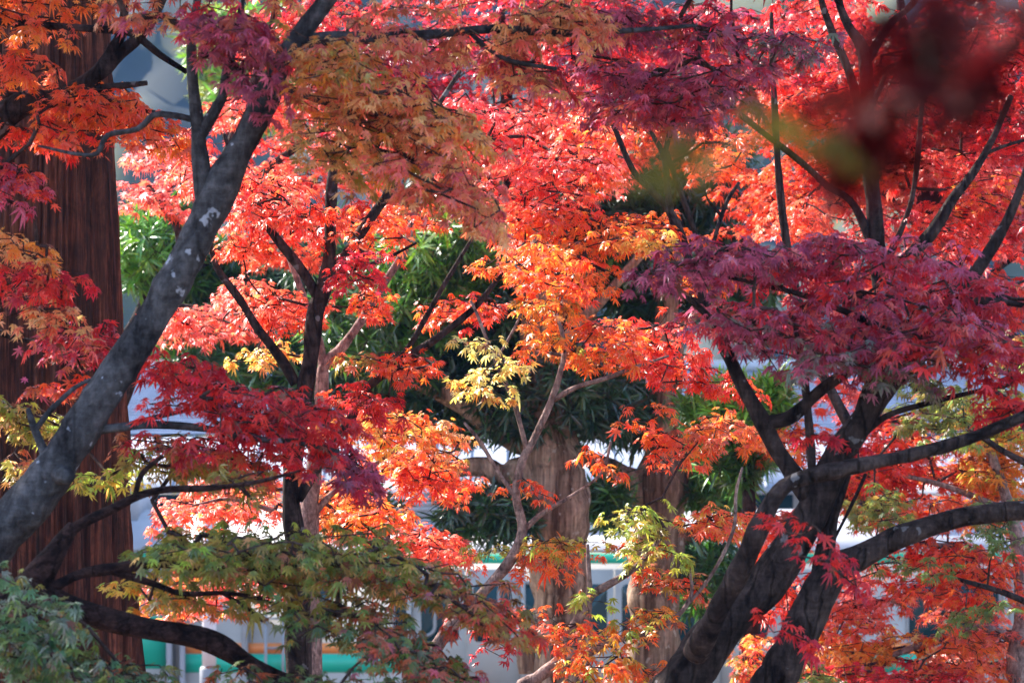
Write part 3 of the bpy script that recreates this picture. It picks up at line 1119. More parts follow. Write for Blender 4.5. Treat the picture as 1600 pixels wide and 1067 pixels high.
# ------------------------------------------------------------------ foreground maples
R = dict
maple('leaning maple with thick smooth grey lichen spotted trunk crossing in front of the cedar', 8.6,
      [(-330, 1980, 80), (-320, 1700, 66), (-250, 1300, 56), (-130, 1010, 49), (-12, 850, 39), (42, 788, 36), (97, 715, 33), (146, 640, 29), (196, 562, 27.5), (248, 480, 26.5),
       (300, 390, 27), (340, 300, 27), (378, 230, 23), (411, 165, 20), (440, 100, 17), (480, 40, 15), (540, -40, 12), (600, -160, 8), (640, -260, 4)],
      [[(332, 345, 16), (320, 300, 16), (312, 240, 13), (308, 190, 11), (301, 120, 8.5), (300, 60, 7), (312, -20, 6), (330, -120, 4)],
       [(311, 215, 10), (332, 180, 10), (348, 150, 8), (354, 110, 7), (370, 60, 6), (382, -30, 4)],
       [(92, 740, 16, 8.56), (102, 743, 13, 8.52), (107, 744, 11, 8.5), (108, 744, 8, 8.495), (107.5, 744, 5, 8.51)],
       [(302, 188, 5), (285, 183, 5), (262, 180, 5), (240, 180, 5), (215, 202, 4.5), (168, 212, 4.5), (152, 240, 4), (120, 241, 3), (60, 228, 2)],
       [(432, 110, 15), (470, 72, 14), (520, 60, 11), (600, 60, 9), (690, 53, 7), (770, 46, 7), (880, 52, 6), (1000, 47, 4), (1090, 40, 3)],
       [(735, 52, 4), (765, 78, 4), (800, 96, 3.5), (870, 108, 3)],
       [(418, 122, 5), (460, 145, 4), (540, 171, 3.5), (610, 182, 3)],
       [(480, 150, 4), (560, 185, 3.5), (640, 250, 3), (700, 300, 2)],
       [(150, 672, 8), (190, 667, 7), (240, 663, 6.5), (320, 669, 6), (400, 685, 5), (460, 691, 4), (530, 705, 3)],
       [(190, 666, 4), (250, 650, 4), (300, 640, 3), (360, 634, 2)],
       [(78, 725, 10), (62, 690, 7), (50, 660, 6), (44, 638, 4)],
       [(55, 672, 5), (80, 640, 4), (118, 605, 3.5), (150, 590, 3)]],
      [('a', 620, 180, 210, 75, 33, 8.5, .3, 1.44, R(ochre=4, olive=.8, rust=1, amber=1.6, pink=1.6, coral=.6)),
       ('a', 520, 90, 110, 75, 15, 8.5, .3, 1.3, R(ochre=4, olive=1, amber=1.4, rust=1, pink=.8)),
       ('a', 705, 280, 135, 45, 35, 8.5, .25, 1.56, R(pink=2.5, ochre=2.5, rust=1, mauve=1.2)),
       ('a', 520, 235, 90, 60, 20, 8.5, .2, 0.9, R(ochre=3, olive=2)),
       ('a', 640, 40, 120, 45, 10, 8.6, .3, 1.0, R(ochre=2, pink=2, rust=1.5)),
       ('b', 370, 55, 95, 65, 10, 8.3, .25, 1.7, R(mauve=3, purple=2, crimson=1, rust=1)),
       ('b', 405, 135, 55, 25, 20, 8.3, .12, 1.3, R(mauve=3, purple=3)),
       ('b', 262, 15, 50, 20, 5, 8.4, .2, 1.2, R(rust=2, ochre=2, mauve=1)),
       ('c', 840, 40, 140, 50, 6, 8.7, .3, 1.3, R(ochre=3, rust=2, pink=1.5)),
       ('c', 840, 110, 100, 35, 12, 8.9, .25, 1.0, R(rust=2, ochre=2, mauve=1.5, crimson=1)),
       ('d', 430, 640, 190, 60, 18, 8.7, .3, 1.6, R(crimson=4, red=4, mauve=.4)),
       ('d', 540, 720, 90, 38, 33, 8.6, .2, 1.4, R(purple=2, crimson=2, mauve=2)),
       ('d', 300, 580, 80, 45, 10, 8.9, .2, 1.3, R(crimson=4, red=2)),
       ('d', 270, 690, 110, 30, 5, 8.7, .25, 0.9, R(crimson=2, rust=2, olive=1)),
       ('d', 420, 715, 130, 25, 12, 8.8, .25, 1.0, R(rust=3, red=2, brown=1)),
       ('e', 300, -130, 320, 90, 0, 8.6, .7, 1.4, R(rust=2, mauve=2, ochre=2)),
       ('e', 800, -140, 320, 90, 0, 8.8, .7, 1.4, R(rust=2, mauve=2, ochre=2)),
       ],
      bark='bark_grey', rough=0.06,
      part_labels={'a': 'dull golden and ochre leaves drooping to the right', 'b': 'purple and mauve leaves over the fork',
                   'c': 'rust and ochre leaves along the top', 'd': 'dark crimson drooping leaves'})

maple('low maple with wrinkled brown branch and blue green leaves at the foot of the cedar', 8.1,
      [(-260, 2060, 70), (-210, 1650, 58), (-140, 1250, 46), (-60, 1040, 36), (0, 960, 30), (40, 925, 27), (72, 880, 19), (98, 845, 15), (116, 822, 10)],
      [[(20, 935, 22), (60, 932, 24), (100, 948, 21), (150, 962, 19), (200, 975, 18), (270, 988, 17), (330, 1002, 17), (380, 1032, 15), (430, 1060, 14), (520, 1100, 12), (600, 1180, 9)],
       [(66, 925, 9), (100, 908, 8), (130, 895, 8), (190, 886, 9), (250, 880, 7), (330, 889, 5), (430, 886, 4), (560, 880, 3)],
       [(170, 889, 7), (210, 902, 6), (250, 915, 5), (285, 927, 5), (350, 926, 4.5), (400, 934, 3.5), (480, 960, 3)],
       [(92, 850, 11), (112, 828, 10), (140, 812, 8), (180, 793, 7), (215, 775, 6), (255, 765, 6), (330, 762, 4.5), (400, 753, 3.5), (470, 735, 2)],
       [(210, 778, 4), (222, 740, 4), (255, 712, 3)], [(350, 928, 3), (380, 945, 2.5), (410, 970, 2)]],
      [('a', 70, 960, 90, 70, 45, 7.7, .2, 1.8, R(bluegreen=5, greygreen=2, green=1, olive=1)),
       ('a', 130, 1045, 160, 40, 12, 7.6, .25, 2.55, R(bluegreen=4, greygreen=2, green=1, olive=1, rust=.7)),
              ('a', 400, 1062, 240, 20, 0, 7.8, .2, 1.0, R(bluegreen=3, green=2, rust=1)),
       ('b', 430, 862, 210, 42, 4, 8.2, .3, 2.04, R(green=2.5, olive=4, rust=1, bluegreen=1, ochre=1, lime=.6)),
       ('b', 600, 890, 170, 50, 14, 8.3, .3, 1.43, R(green=2, olive=3, rust=2, mauve=.5, bluegreen=1, ochre=1)),
       ('b', 760, 930, 100, 42, 26, 8.3, .25, 1.8, R(rust=3, olive=2, brown=1, red=1)),
       ('b', 330, 860, 130, 36, 0, 8.3, .3, 1.7, R(green=3, olive=3)),
       ('b', 500, 830, 170, 18, -2, 8.3, .3, 1.0, R(olive=3, green=2, lime=1)),
       ('a', 560, 1062, 180, 18, 0, 7.9, .2, 1.0, R(bluegreen=2, green=2, mauve=1, rust=1)),
       ('b', 570, 945, 70, 25, 15, 8.2, .2, 1.2, R(green=2, olive=2, rust=1, bluegreen=1)),
       ('b', 520, 960, 90, 40, 25, 8.1, .25, 0.82, R(green=3, olive=2, bluegreen=2)),
       ('b', 620, 1000, 120, 45, 30, 8.0, .25, 1.43, R(bluegreen=3, green=2, rust=2, mauve=1)),
       ('b', 700, 1045, 80, 30, 20, 8.0, .2, 1.2, R(mauve=2, bluegreen=2, rust=2)),
       ('b', 430, 925, 60, 30, 10, 8.2, .2, 1.0, R(olive=3, green=2)),
       ('c', 240, 905, 75, 30, 10, 8.5, .15, 1.0, R(amber=2, yellow=2, lime=1)),
       ('c', 330, 925, 70, 25, 12, 8.4, .2, 0.9, R(olive=2, amber=2, rust=1)),
       ('c', 260, 845, 50, 20, 0, 8.4, .2, 0.9, R(green=2, olive=2, lime=1)),
       ('d', 275, 715, 150, 35, 8, 9.0, .2, 1.2, R(olive=3, lime=2, green=1, ochre=1)),
       ('d', 175, 735, 50, 20, 0, 9.1, .1, 1.0, R(lime=3, yellow=1)),
       ('d', 400, 745, 80, 22, 6, 8.4, .2, 0.8, R(olive=3, rust=2)),
       ('e', 40, 655, 70, 45, 10, 9.3, .2, 1.3, R(olive=3, lime=2, green=1, ochre=1.5)),
       ('e', 25, 720, 45, 30, 10, 9.3, .15, 0.8, R(ochre=2, olive=2, rust=1)),
       ],
      bark='bark_brown', rough=0.07,
      part_labels={'a': 'blue green leaves low in the corner', 'b': 'broad olive and green spray drooping to the right', 'c': 'sunlit amber leaves',
                   'd': 'yellow green leaves', 'e': 'olive and lime leaves'})

maple('maple reaching in from the left with orange and magenta leaves over the cedar', 9.6,
      [(-420, 1900, 60), (-380, 1300, 52), (-300, 800, 44), (-180, 420, 36), (-90, 270, 28), (-20, 205, 24), (30, 165, 20), (80, 155, 14), (150, 140, 8), (230, 130, 4)],
      [[(-200, 440, 20), (-260, 200, 16), (-160, 60, 9), (-40, 32, 6), (20, 36, 6), (90, 42, 6), (180, 48, 6), (212, 56, 6), (250, 86, 5), (292, 113, 4)],
       [(30, 168, 15), (95, 150, 14), (145, 122, 13), (168, 96, 12), (180, 72, 10), (190, 50, 8), (196, 0, 6), (200, -60, 5)], [(140, 126, 11), (165, 108, 11), (187, 85, 10), (215, 60, 9), (245, 20, 7), (270, -40, 5)],
       [(-20, 145, 4), (40, 150, 4.5), (100, 160, 4), (180, 168, 3.5), (260, 178, 3)],
       [(-120, 320, 10), (-60, 280, 6), (0, 262, 3), (50, 270, 2)], [(-150, 420, 10), (-80, 480, 7), (0, 520, 5), (80, 540, 3), (150, 550, 2)],
       [(-150, 400, 8), (-60, 390, 5), (20, 385, 3), (90, 390, 2)]],
      [('a', 160, 165, 150, 50, 12, 9.7, .3, 1.5, R(orange=3, coral=2, scarlet=2, rust=1)),
       ('a', 32, 110, 62, 50, 0, 9.6, .3, 1.4, R(orange=2, coral=3, scarlet=2)),
       ('a', 250, 195, 70, 35, 15, 10.0, .2, 1.2, R(orange=3, amber=1, scarlet=2)),
       ('a', 120, 205, 110, 28, 5, 9.8, .3, 0.9, R(scarlet=3, red=2, orange=1)),
       ('a', 20, 40, 45, 35, 0, 9.8, .3, 1.1, R(coral=2, orange=2)),
       ('b', 35, 272, 70, 32, 20, 9.3, .15, 1.6, R(mauve=3, crimson=2, pink=1, scarlet=1)),
       ('c', 55, 382, 85, 22, 14, 9.2, .15, 1.4, R(amber=3, ochre=2, coral=1)),
       ('d', 60, 430, 80, 40, 15, 9.2, .2, 1.3, R(crimson=2, red=2, rust=1)),
       ('d', 110, 525, 95, 38, 8, 9.2, .2, 1.5, R(crimson=3, pink=1, mauve=2, red=2)),
       ('d', 85, 478, 90, 20, 10, 9.1, .15, 1.0, R(ochre=2, rust=2, coral=1)),
       ('d', 95, 585, 60, 25, 0, 9.1, .12, 0.8, R(scarlet=2, rust=1, mauve=1)),
       ('d', 180, 520, 35, 30, 0, 9.3, .12, 1.1, R(red=2, crimson=2)),
       ('e', -60, -60, 260, 90, 0, 9.6, .5, 1.0, R(coral=2, orange=2, rust=1)),
       ],
      bark='bark_dark', part_labels={'a': 'orange and coral leaves', 'b': 'magenta leaves with orange tips', 'c': 'golden leaves pointing right', 'd': 'crimson and magenta leaves'})

maple('dark double trunked maple at lower right under a broad plum red canopy', 8.9,
      [(960, 1980, 76), (985, 1500, 60), (1026, 1140, 44), (1066, 1062, 38), (1130, 980, 32), (1184, 925, 31), (1228, 868, 29), (1274, 795, 27), (1300, 733, 23), (1334, 676, 21),
       (1370, 622, 19), (1412, 575, 16), (1450, 530, 14), (1500, 460, 11), (1560, 370, 9), (1600, 280, 7), (1650, 100, 4)],
      [[(1120, 1960, 66), (1150, 1400, 48), (1192, 1110, 34), (1217, 1055, 31), (1246, 996, 29), (1278, 932, 29), (1303, 893, 26), (1342, 872, 20), (1392, 846, 17), (1442, 826, 16), (1502, 808, 15), (1562, 800, 14.5), (1640, 797, 14), (1760, 810, 11), (1850, 820, 6)],
       [(1085, 1020, 20, 8.8), (1118, 958, 18, 8.65), (1160, 884, 16.5, 8.55), (1192, 812, 16, 8.5), (1216, 768, 15, 8.5), (1250, 748, 13.5, 8.5), (1330, 729, 12, 8.5), (1420, 711, 11, 8.5), (1500, 690, 10, 8.5), (1600, 650, 9.5, 8.5), (1720, 590, 7, 8.5)],
       [(1262, 775, 14), (1240, 742, 14.5), (1214, 702, 14), (1190, 655, 12.5), (1161, 605, 10.5), (1142, 562, 9), (1127, 528, 8), (1110, 498, 6), (1075, 465, 4)],
       [(1272, 770, 8), (1267, 700, 8), (1262, 640, 7), (1256, 580, 6), (1248, 540, 5), (1240, 500, 3)],
       [(1344, 655, 13), (1358, 615, 13), (1370, 580, 11), (1368, 530, 8)],
       [(1284, 905, 20), (1291, 850, 14), (1300, 810, 10), (1314, 772, 7.5), (1326, 742, 4)],
       [(1302, 845, 3), (1330, 790, 3), (1353, 740, 2.5)],
       [(1195, 660, 9), (1235, 652, 11), (1285, 608, 9), (1340, 570, 8), (1400, 530, 6)],
       [(1335, 690, 7), (1385, 650, 5), (1450, 630, 5), (1530, 610, 4), (1580, 600, 3)], [(1285, 740, 6), (1330, 690, 6), (1352, 680, 6)],
       [(1440, 545, 8), (1350, 500, 6), (1250, 460, 5), (1120, 430, 3), (1020, 415, 2)], [(1480, 480, 8), (1540, 470, 6), (1620, 480, 4)]],
      [('a', 1300, 480, 260, 60, 5, 8.9, .45, 1.6, R(mauve=3, crimson=2, purple=.6, pink=2, red=1, greygreen=.4)),
       ('a', 1130, 400, 120, 38, 0, 8.8, .3, 1.5, R(purple=2, mauve=4, crimson=1, pink=.8)),
       ('a', 1080, 420, 100, 18, -4, 8.7, .2, 1.1, R(purple=3, mauve=2, greygreen=.6)),
       ('a', 1330, 400, 170, 45, 2, 9.0, .4, 1.3, R(crimson=3, mauve=2, red=1)),
       ('a', 1500, 420, 140, 60, 10, 9.0, .4, 1.4, R(crimson=3, red=2, mauve=2)),
       ('a', 1500, 530, 130, 55, 8, 8.8, .35, 1.5, R(crimson=2, red=2, mauve=2, rust=1)),
       ('a', 1300, 550, 130, 40, 6, 8.7, .3, 1.5, R(mauve=3, greygreen=2, purple=1, crimson=1)),
       ('a', 1420, 565, 60, 35, 5, 8.6, .2, 1.3, R(greygreen=2, green=1, mauve=1)),
       ('a', 1175, 510, 80, 35, 15, 8.8, .2, 1.2, R(purple=2, mauve=2, greygreen=1)),
       ('a', 1570, 610, 60, 50, 0, 8.9, .3, 1.0, R(crimson=3, red=2)),
       ('b', 1265, 820, 55, 18, 40, 8.2, .1, 1.1, R(crimson=2, red=2)), ('b', 1320, 880, 35, 16, 45, 8.2, .08, 1.0, R(crimson=3, red=1)),
       ('b', 1225, 985, 35, 20, 35, 8.2, .1, 1.0, R(crimson=3, red=1)), ('b', 1280, 660, 60, 25, 0, 8.7, .15, .5, R(crimson=3, red=1)),
       ('c', 1060, 110, 190, 62, 6, 9.2, .4, 1.5, R(mauve=3, purple=2, crimson=1, pink=1)),
       ('c', 1010, 165, 110, 30, 8, 9.2, .3, 1.1, R(mauve=2, crimson=2, rust=1)),
       ('c', 1230, 60, 80, 45, 10, 9.3, .3, 1.1, R(mauve=2, purple=2, greygreen=1)),
       ('c', 1040, 25, 180, 40, 5, 9.3, .4, 1.2, R(mauve=2, purple=2, crimson=1, rust=1)),
       ('e', 1200, -140, 350, 90, 0, 9.0, .7, 1.2, R(mauve=2, crimson=2)),
       ('e', 1750, 400, 120, 180, 0, 9.0, .7, .7, R(crimson=2, red=2)),
       ],
      bark='bark_dark', rough=0.085,
      part_labels={'b': 'small scarlet sprays hanging before the trunks', 'c': 'mauve and purple leaves along the top of the view'})

# the branch right before the lens
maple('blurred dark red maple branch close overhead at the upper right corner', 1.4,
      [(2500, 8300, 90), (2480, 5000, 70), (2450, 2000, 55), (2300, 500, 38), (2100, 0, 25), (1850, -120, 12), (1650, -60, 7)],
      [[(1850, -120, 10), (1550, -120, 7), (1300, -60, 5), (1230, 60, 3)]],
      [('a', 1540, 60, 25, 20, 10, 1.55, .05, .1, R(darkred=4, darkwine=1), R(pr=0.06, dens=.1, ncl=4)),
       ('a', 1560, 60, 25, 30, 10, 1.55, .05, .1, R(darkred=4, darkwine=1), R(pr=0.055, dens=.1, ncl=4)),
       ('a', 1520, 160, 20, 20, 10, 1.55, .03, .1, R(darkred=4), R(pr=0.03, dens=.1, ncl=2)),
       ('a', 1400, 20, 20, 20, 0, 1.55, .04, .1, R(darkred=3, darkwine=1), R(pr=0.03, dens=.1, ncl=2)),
       ('e', -2100, -2300, 1300, 900, 0, 2.9, .8, 1.0, R(crimson=2, red=1)),  # unseen leaf mass added to keep sun off the near branch
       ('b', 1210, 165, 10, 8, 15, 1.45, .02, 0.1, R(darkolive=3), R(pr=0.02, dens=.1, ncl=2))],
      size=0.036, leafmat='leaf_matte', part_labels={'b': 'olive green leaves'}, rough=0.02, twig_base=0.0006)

# ------------------------------------------------------------------ middle maples
maple('dark forked maple trunk with coral red leaves, left of the pink barked maple', 11.6,
      [(478, 1900, 26), (468, 1300, 22), (466, 1060, 20), (466, 900, 18), (456, 800, 14), (458, 730, 14), (470, 650, 13), (485, 560, 13), (492, 490, 13), (508, 445, 13), (515, 400, 10), (516, 340, 9), (520, 270, 8), (530, 200, 6), (536, 120, 5), (545, 30, 3)],
      [[(500, 470, 10), (470, 420, 8), (430, 370, 7), (390, 312, 6), (368, 258, 5), (350, 210, 3)],
       [(505, 455, 11), (545, 392, 8.5), (580, 340, 8), (615, 290, 7), (645, 236, 6), (682, 170, 4), (720, 110, 3)],
       [(520, 445, 4), (552, 420, 4), (595, 408, 3), (650, 380, 2)],
       [(462, 600, 8), (440, 562, 8), (402, 512, 7), (376, 470, 6), (340, 420, 5), (328, 380, 4)],
       [(465, 780, 9), (520, 690, 7), (545, 660, 7), (572, 608, 7), (622, 568, 7), (680, 530, 6), (742, 480, 5), (782, 430, 4), (820, 380, 3)],
       [(600, 590, 5), (640, 540, 4.5), (690, 452, 4), (738, 372, 3)]],
      [('a', 450, 300, 110, 65, 5, 11.8, .5, 1.17, R(coral=4, red=3, scarlet=2, pink=1)),
       ('a', 400, 360, 85, 40, 0, 11.9, .4, 0.94, R(coral=3, scarlet=2, orange=1)),
       ('a', 440, 480, 110, 45, 0, 12.0, .4, 0.94, R(coral=4, pink=2, scarlet=2)),
       ('a', 590, 360, 80, 45, 0, 11.9, .4, 0.86, R(coral=3, scarlet=3, orange=1)),
       ('a', 570, 465, 55, 25, 0, 11.8, .2, 0.78, R(coral=2, scarlet=2, orange=1)),
       ('b', 560, 410, 75, 30, -4, 11.3, .2, 0.94, R(crimson=3, red=2)),
       ('b', 725, 480, 70, 40, -10, 12.0, .3, 0.78, R(scarlet=3, orange=2, red=2)),
       ('b', 640, 555, 60, 30, 0, 11.4, .2, 0.86, R(scarlet=3, orange=1.5, rust=1)),
       ('b', 560, 560, 50, 26, 0, 11.4, .2, 0.7, R(olive=2, rust=2, orange=1)),
       ('b', 580, 620, 90, 32, 15, 11.3, .2, 0.78, R(crimson=2, red=2, scarlet=1)),
       ('a', 330, 280, 80, 50, 0, 12.1, .4, 0.94, R(pink=2, coral=3, scarlet=1)),
       ('a', 570, 230, 90, 60, 0, 12.0, .5, 0.94, R(red=3, pink=1, coral=2)),
       ],
      size=0.0275, bark='bark_dark', part_labels={'b': 'scarlet and crimson leaves low on the right'})

maple('slender pink barked maple with sunlit peach and yellow leaves behind the dark forked trunk', 12.5,
      [(500, 1900, 22), (488, 1060, 17), (483, 830, 14), (488, 760, 13), (495, 690, 11), (503, 610, 10), (507, 570, 9), (530, 548, 8), (555, 515, 7), (575, 485, 7), (602, 440, 6), (632, 390, 6), (652, 310, 5), (667, 240, 4), (680, 180, 3)],
      [[(505, 590, 8), (500, 540, 7), (480, 480, 6), (460, 425, 5), (440, 372, 4), (425, 330, 3)], [(484, 810, 6), (520, 770, 5), (560, 745, 4), (620, 700, 3)],
       [(470, 470, 3), (420, 485, 3), (360, 492, 2)], [(484, 830, 6), (430, 800, 4), (360, 780, 3), (300, 790, 2)]],
      [('a', 610, 665, 120, 42, 5, 12.4, .35, 1.25, R(amber=2, coral=2, yellow=1.5, orange=2)),
       ('a', 700, 680, 60, 30, 10, 12.4, .25, 0.78, R(ochre=2, olive=1, orange=1)),
       ('b', 350, 775, 120, 38, -4, 12.9, .4, 1.76, R(pink=2, coral=3, amber=1)),
       ('b', 620, 720, 130, 45, 5, 13.2, .4, 1.25, R(amber=2, coral=2, orange=2, pink=1)), ('b', 540, 790, 110, 50, 5, 13.0, .4, 1.76, R(amber=2, coral=2, orange=2, yellow=1)),
       ('b', 660, 845, 130, 35, 10, 12.8, .35, 1.64, R(pink=2, coral=3, scarlet=1)),
       ('b', 690, 750, 60, 35, 20, 12.4, .25, 0.94, R(scarlet=3, orange=1, red=1)),
       ('a', 420, 545, 60, 25, 0, 12.5, .3, 0.78, R(amber=2, yellow=2, ochre=1)),
       ('b', 290, 905, 80, 55, 0, 13.2, .4, 0.94, R(coral=2, pink=2, amber=2)), ('b', 420, 880, 140, 40, 0, 13.2, .4, 0.94, R(coral=2, pink=1, red=1)),
       ('a', 290, 500, 70, 30, 0, 13.0, .3, 0.86, R(pink=2, coral=2)), ('a', 370, 440, 60, 22, 0, 12.8, .3, 0.7, R(coral=2, pink=1)),
       ('a', 640, 330, 60, 30, 0, 12.6, .3, 0.62, R(scarlet=2, orange=1))],
      size=0.0275, bark='bark_pink', part_labels={'b': 'sunlit coral and peach leaves low down'})

maple('young maple with thin pale forked stem and pale yellow leaves before the thick evergreen trunk', 10.7,
      [(600, 1980, 22), (620, 1400, 17), (650, 1090, 12), (690, 998, 10), (722, 960, 9), (760, 920, 8.5), (794, 880, 8.5), (816, 830, 8), (806, 772, 7), (816, 720, 6.5), (832, 690, 6), (860, 630, 5.5), (876, 580, 4.5), (882, 540, 3.5), (870, 490, 2.5)],
      [[(864, 625, 4.5), (900, 605, 4), (950, 590, 3.5), (988, 575, 3), (1045, 556, 2)], [(822, 700, 4.5), (812, 660, 4), (800, 620, 3.5), (772, 560, 3), (746, 492, 2.5), (735, 470, 2)],
       [(818, 828, 4.5), (850, 800, 4), (900, 770, 3), (940, 738, 2.5), (955, 690, 2)], [(776, 562, 2), (800, 520, 2), (815, 490, 1.5)], [(808, 780, 4), (780, 740, 3), (750, 690, 3), (725, 660, 2)]],
      [('a', 748, 525, 34, 22, 0, 10.3, .1, 0.86, R(lemon=4, yellow=2)), ('a', 785, 562, 30, 20, 0, 10.35, .1, 0.78, R(lemon=3, yellow=2, amber=1)), ('a', 755, 592, 42, 22, 0, 10.35, .1, 0.86, R(yellow=3, lemon=3, amber=1)),
       ('b', 850, 500, 75, 60, 15, 10.9, .3, 0.94, R(olive=2, orange=2, amber=2, scarlet=1)), ('b', 840, 420, 110, 55, 15, 11.1, .4, 1.09, R(scarlet=3, orange=4, coral=1)),
       ('b', 950, 530, 80, 45, 0, 10.9, .3, 0.86, R(orange=3, scarlet=2, olive=1)), ('b', 1040, 540, 115, 55, 12, 11.2, .3, 1.17, R(coral=2, red=3, scarlet=2, pink=1)),
       ('b', 1120, 590, 75, 30, 15, 11.2, .25, 0.86, R(scarlet=3, red=2)),
       ('c', 880, 835, 75, 26, 0, 10.6, .2, 0.7, R(lime=2, olive=2, orange=1)), ('c', 880, 880, 85, 35, 10, 10.6, .25, 0.45, R(rust=2, scarlet=2, orange=2)),
       ('c', 830, 760, 40, 16, 0, 10.6, .1, 0.62, R(scarlet=2, amber=1)), ('c', 925, 720, 40, 15, 0, 10.6, .12, 0.7, R(scarlet=2, orange=1)),
       ('c', 740, 960, 70, 28, 10, 10.7, .2, 0.55, R(red=3, scarlet=2)), ('c', 780, 1000, 60, 25, 20, 10.6, .2, 0.39, R(red=2, crimson=1)), ('c', 780, 850, 40, 15, 0, 10.8, .1, 0.7, R(lime=2, olive=1))],
      size=0.0275, bark='bark_pink', twig_base=0.0010, part_labels={'a': 'pale yellow sunlit leaves', 'b': 'orange and scarlet leaves', 'c': 'small lime and rust leaves'})

maple('small low maple with thin arching branch and mixed yellow, orange and green leaves', 10.2,
      [(700, 2000, 20), (760, 1400, 15), (806, 1100, 11), (838, 1060, 10), (876, 1028, 9), (882, 1000, 8), (916, 950, 7.5), (926, 928, 6.5), (985, 893, 5.5), (1010, 868, 4), (1040, 830, 2.5)],
      [[(840, 1058, 7), (900, 1030, 6.5), (960, 1000, 6), (1020, 985, 5), (1060, 960, 4.5), (1080, 928, 3.5), (1078, 890, 2.5)], [(922, 930, 4), (920, 890, 3.5), (918, 850, 2.5)], [(1060, 960, 3), (1110, 900, 3), (1145, 830, 3), (1150, 770, 2.5), (1160, 730, 2)]],
      [('a', 960, 1010, 110, 38, 0, 10.1, .25, 0.49, R(yellow=2, orange=2, scarlet=2, lime=2)), ('a', 900, 985, 70, 28, -15, 10.1, .2, 0.41, R(scarlet=2, amber=2, lime=1)),
       ('a', 1010, 955, 80, 25, -15, 10.1, .2, 0.62, R(lime=2, olive=1, orange=2)), ('a', 920, 1050, 90, 25, 0, 10.0, .2, 0.49, R(yellow=2, orange=3, scarlet=1, lime=1)),
       ('a', 1030, 1050, 70, 25, 0, 10.1, .2, 0.7, R(orange=2, rust=2, lime=1)),
       ('b', 1010, 805, 65, 30, 0, 10.3, .2, 0.86, R(lime=3, olive=2, yellow=1)), ('b', 1010, 850, 70, 25, 10, 10.3, .2, 0.86, R(lime=2, olive=2, scarlet=1)),
       ('b', 1130, 810, 70, 40, 8, 10.4, .2, 1.09, R(coral=3, scarlet=2, amber=1, yellow=1)), ('b', 1060, 900, 45, 45, 20, 10.3, .2, 0.7, R(scarlet=2, rust=2, olive=1)),
       ('b', 860, 960, 40, 20, 0, 10.2, .1, 0.78, R(scarlet=2, amber=1)), ('b', 920, 930, 50, 18, 0, 10.2, .1, 0.62, R(lime=2, rust=1)),
       ('c', 1040, 690, 62, 35, 10, 10.8, .2, 0.78, R(scarlet=2, coral=2, orange=1)), ('c', 1130, 680, 85, 40, 8, 10.6, .3, 0.94, R(orange=3, rust=2, scarlet=1)), ('c', 1000, 645, 40, 15, 0, 10.8, .1, 0.7, R(coral=2, orange=1))],
      size=0.0275, bark='bark_pink', twig_base=0.0010)

maple('maple with straight dark stem and fiery orange leaves before the dark evergreen', 12.7,
      [(1010, 1950, 22), (1040, 1180, 17), (1185, 925, 13), (1262, 790, 11), (1216, 700, 9.5), (1160, 600, 9), (1112, 500, 8), (1076, 402, 7.5), (1052, 340, 6), (1020, 300, 5), (990, 268, 4.5), (960, 200, 4), (940, 150, 3)],
      [[(1068, 395, 6), (1048, 332, 5.5), (1038, 250, 5), (1022, 215, 4), (1010, 195, 2.5)], [(1040, 260, 2.5), (1075, 240, 2), (1110, 215, 1.5)], [(1100, 475, 5), (1030, 450, 4), (960, 430, 3), (900, 400, 2)],
       [(1095, 450, 4), (1130, 330, 3.5), (1155, 285, 2.5)], [(1130, 340, 3), (1105, 310, 2), (1100, 280, 1.5)]],
      [('a', 960, 350, 130, 42, 0, 12.8, .4, 1.17, R(orange=4, amber=1, scarlet=2)), ('a', 1010, 370, 55, 25, 0, 12.5, .2, 0.78, R(amber=2, yellow=2)),
       ('a', 870, 370, 90, 50, 10, 12.9, .4, 1.09, R(scarlet=3, orange=3, coral=1)), ('b', 850, 250, 130, 75, 5, 13.2, .5, 1.17, R(pink=2, coral=3, red=3)),
       ('b', 940, 260, 50, 28, 10, 13.0, .2, 0.78, R(scarlet=2, orange=2)), ('b', 1110, 230, 70, 50, 0, 13.0, .3, 0.94, R(scarlet=3, orange=1, coral=1)),
       ('b', 780, 190, 100, 60, 10, 13.2, .4, 1.01, R(red=3, pink=2, crimson=1)), ('a', 930, 430, 60, 25, 0, 12.6, .2, 0.7, R(orange=2, scarlet=2)),
       ('b', 960, 190, 90, 40, 0, 13.2, .4, 0.94, R(coral=2, red=2, orange=1)), ('a', 790, 330, 70, 45, 10, 13.0, .3, 0.86, R(scarlet=3, coral=2)),
       ('a', 1090, 430, 60, 35, 0, 12.9, .3, 0.62, R(scarlet=1, orange=2, amber=1))],
      size=0.0275, bark='bark_dark', part_labels={'b': 'bright pinkish red leaves above'})

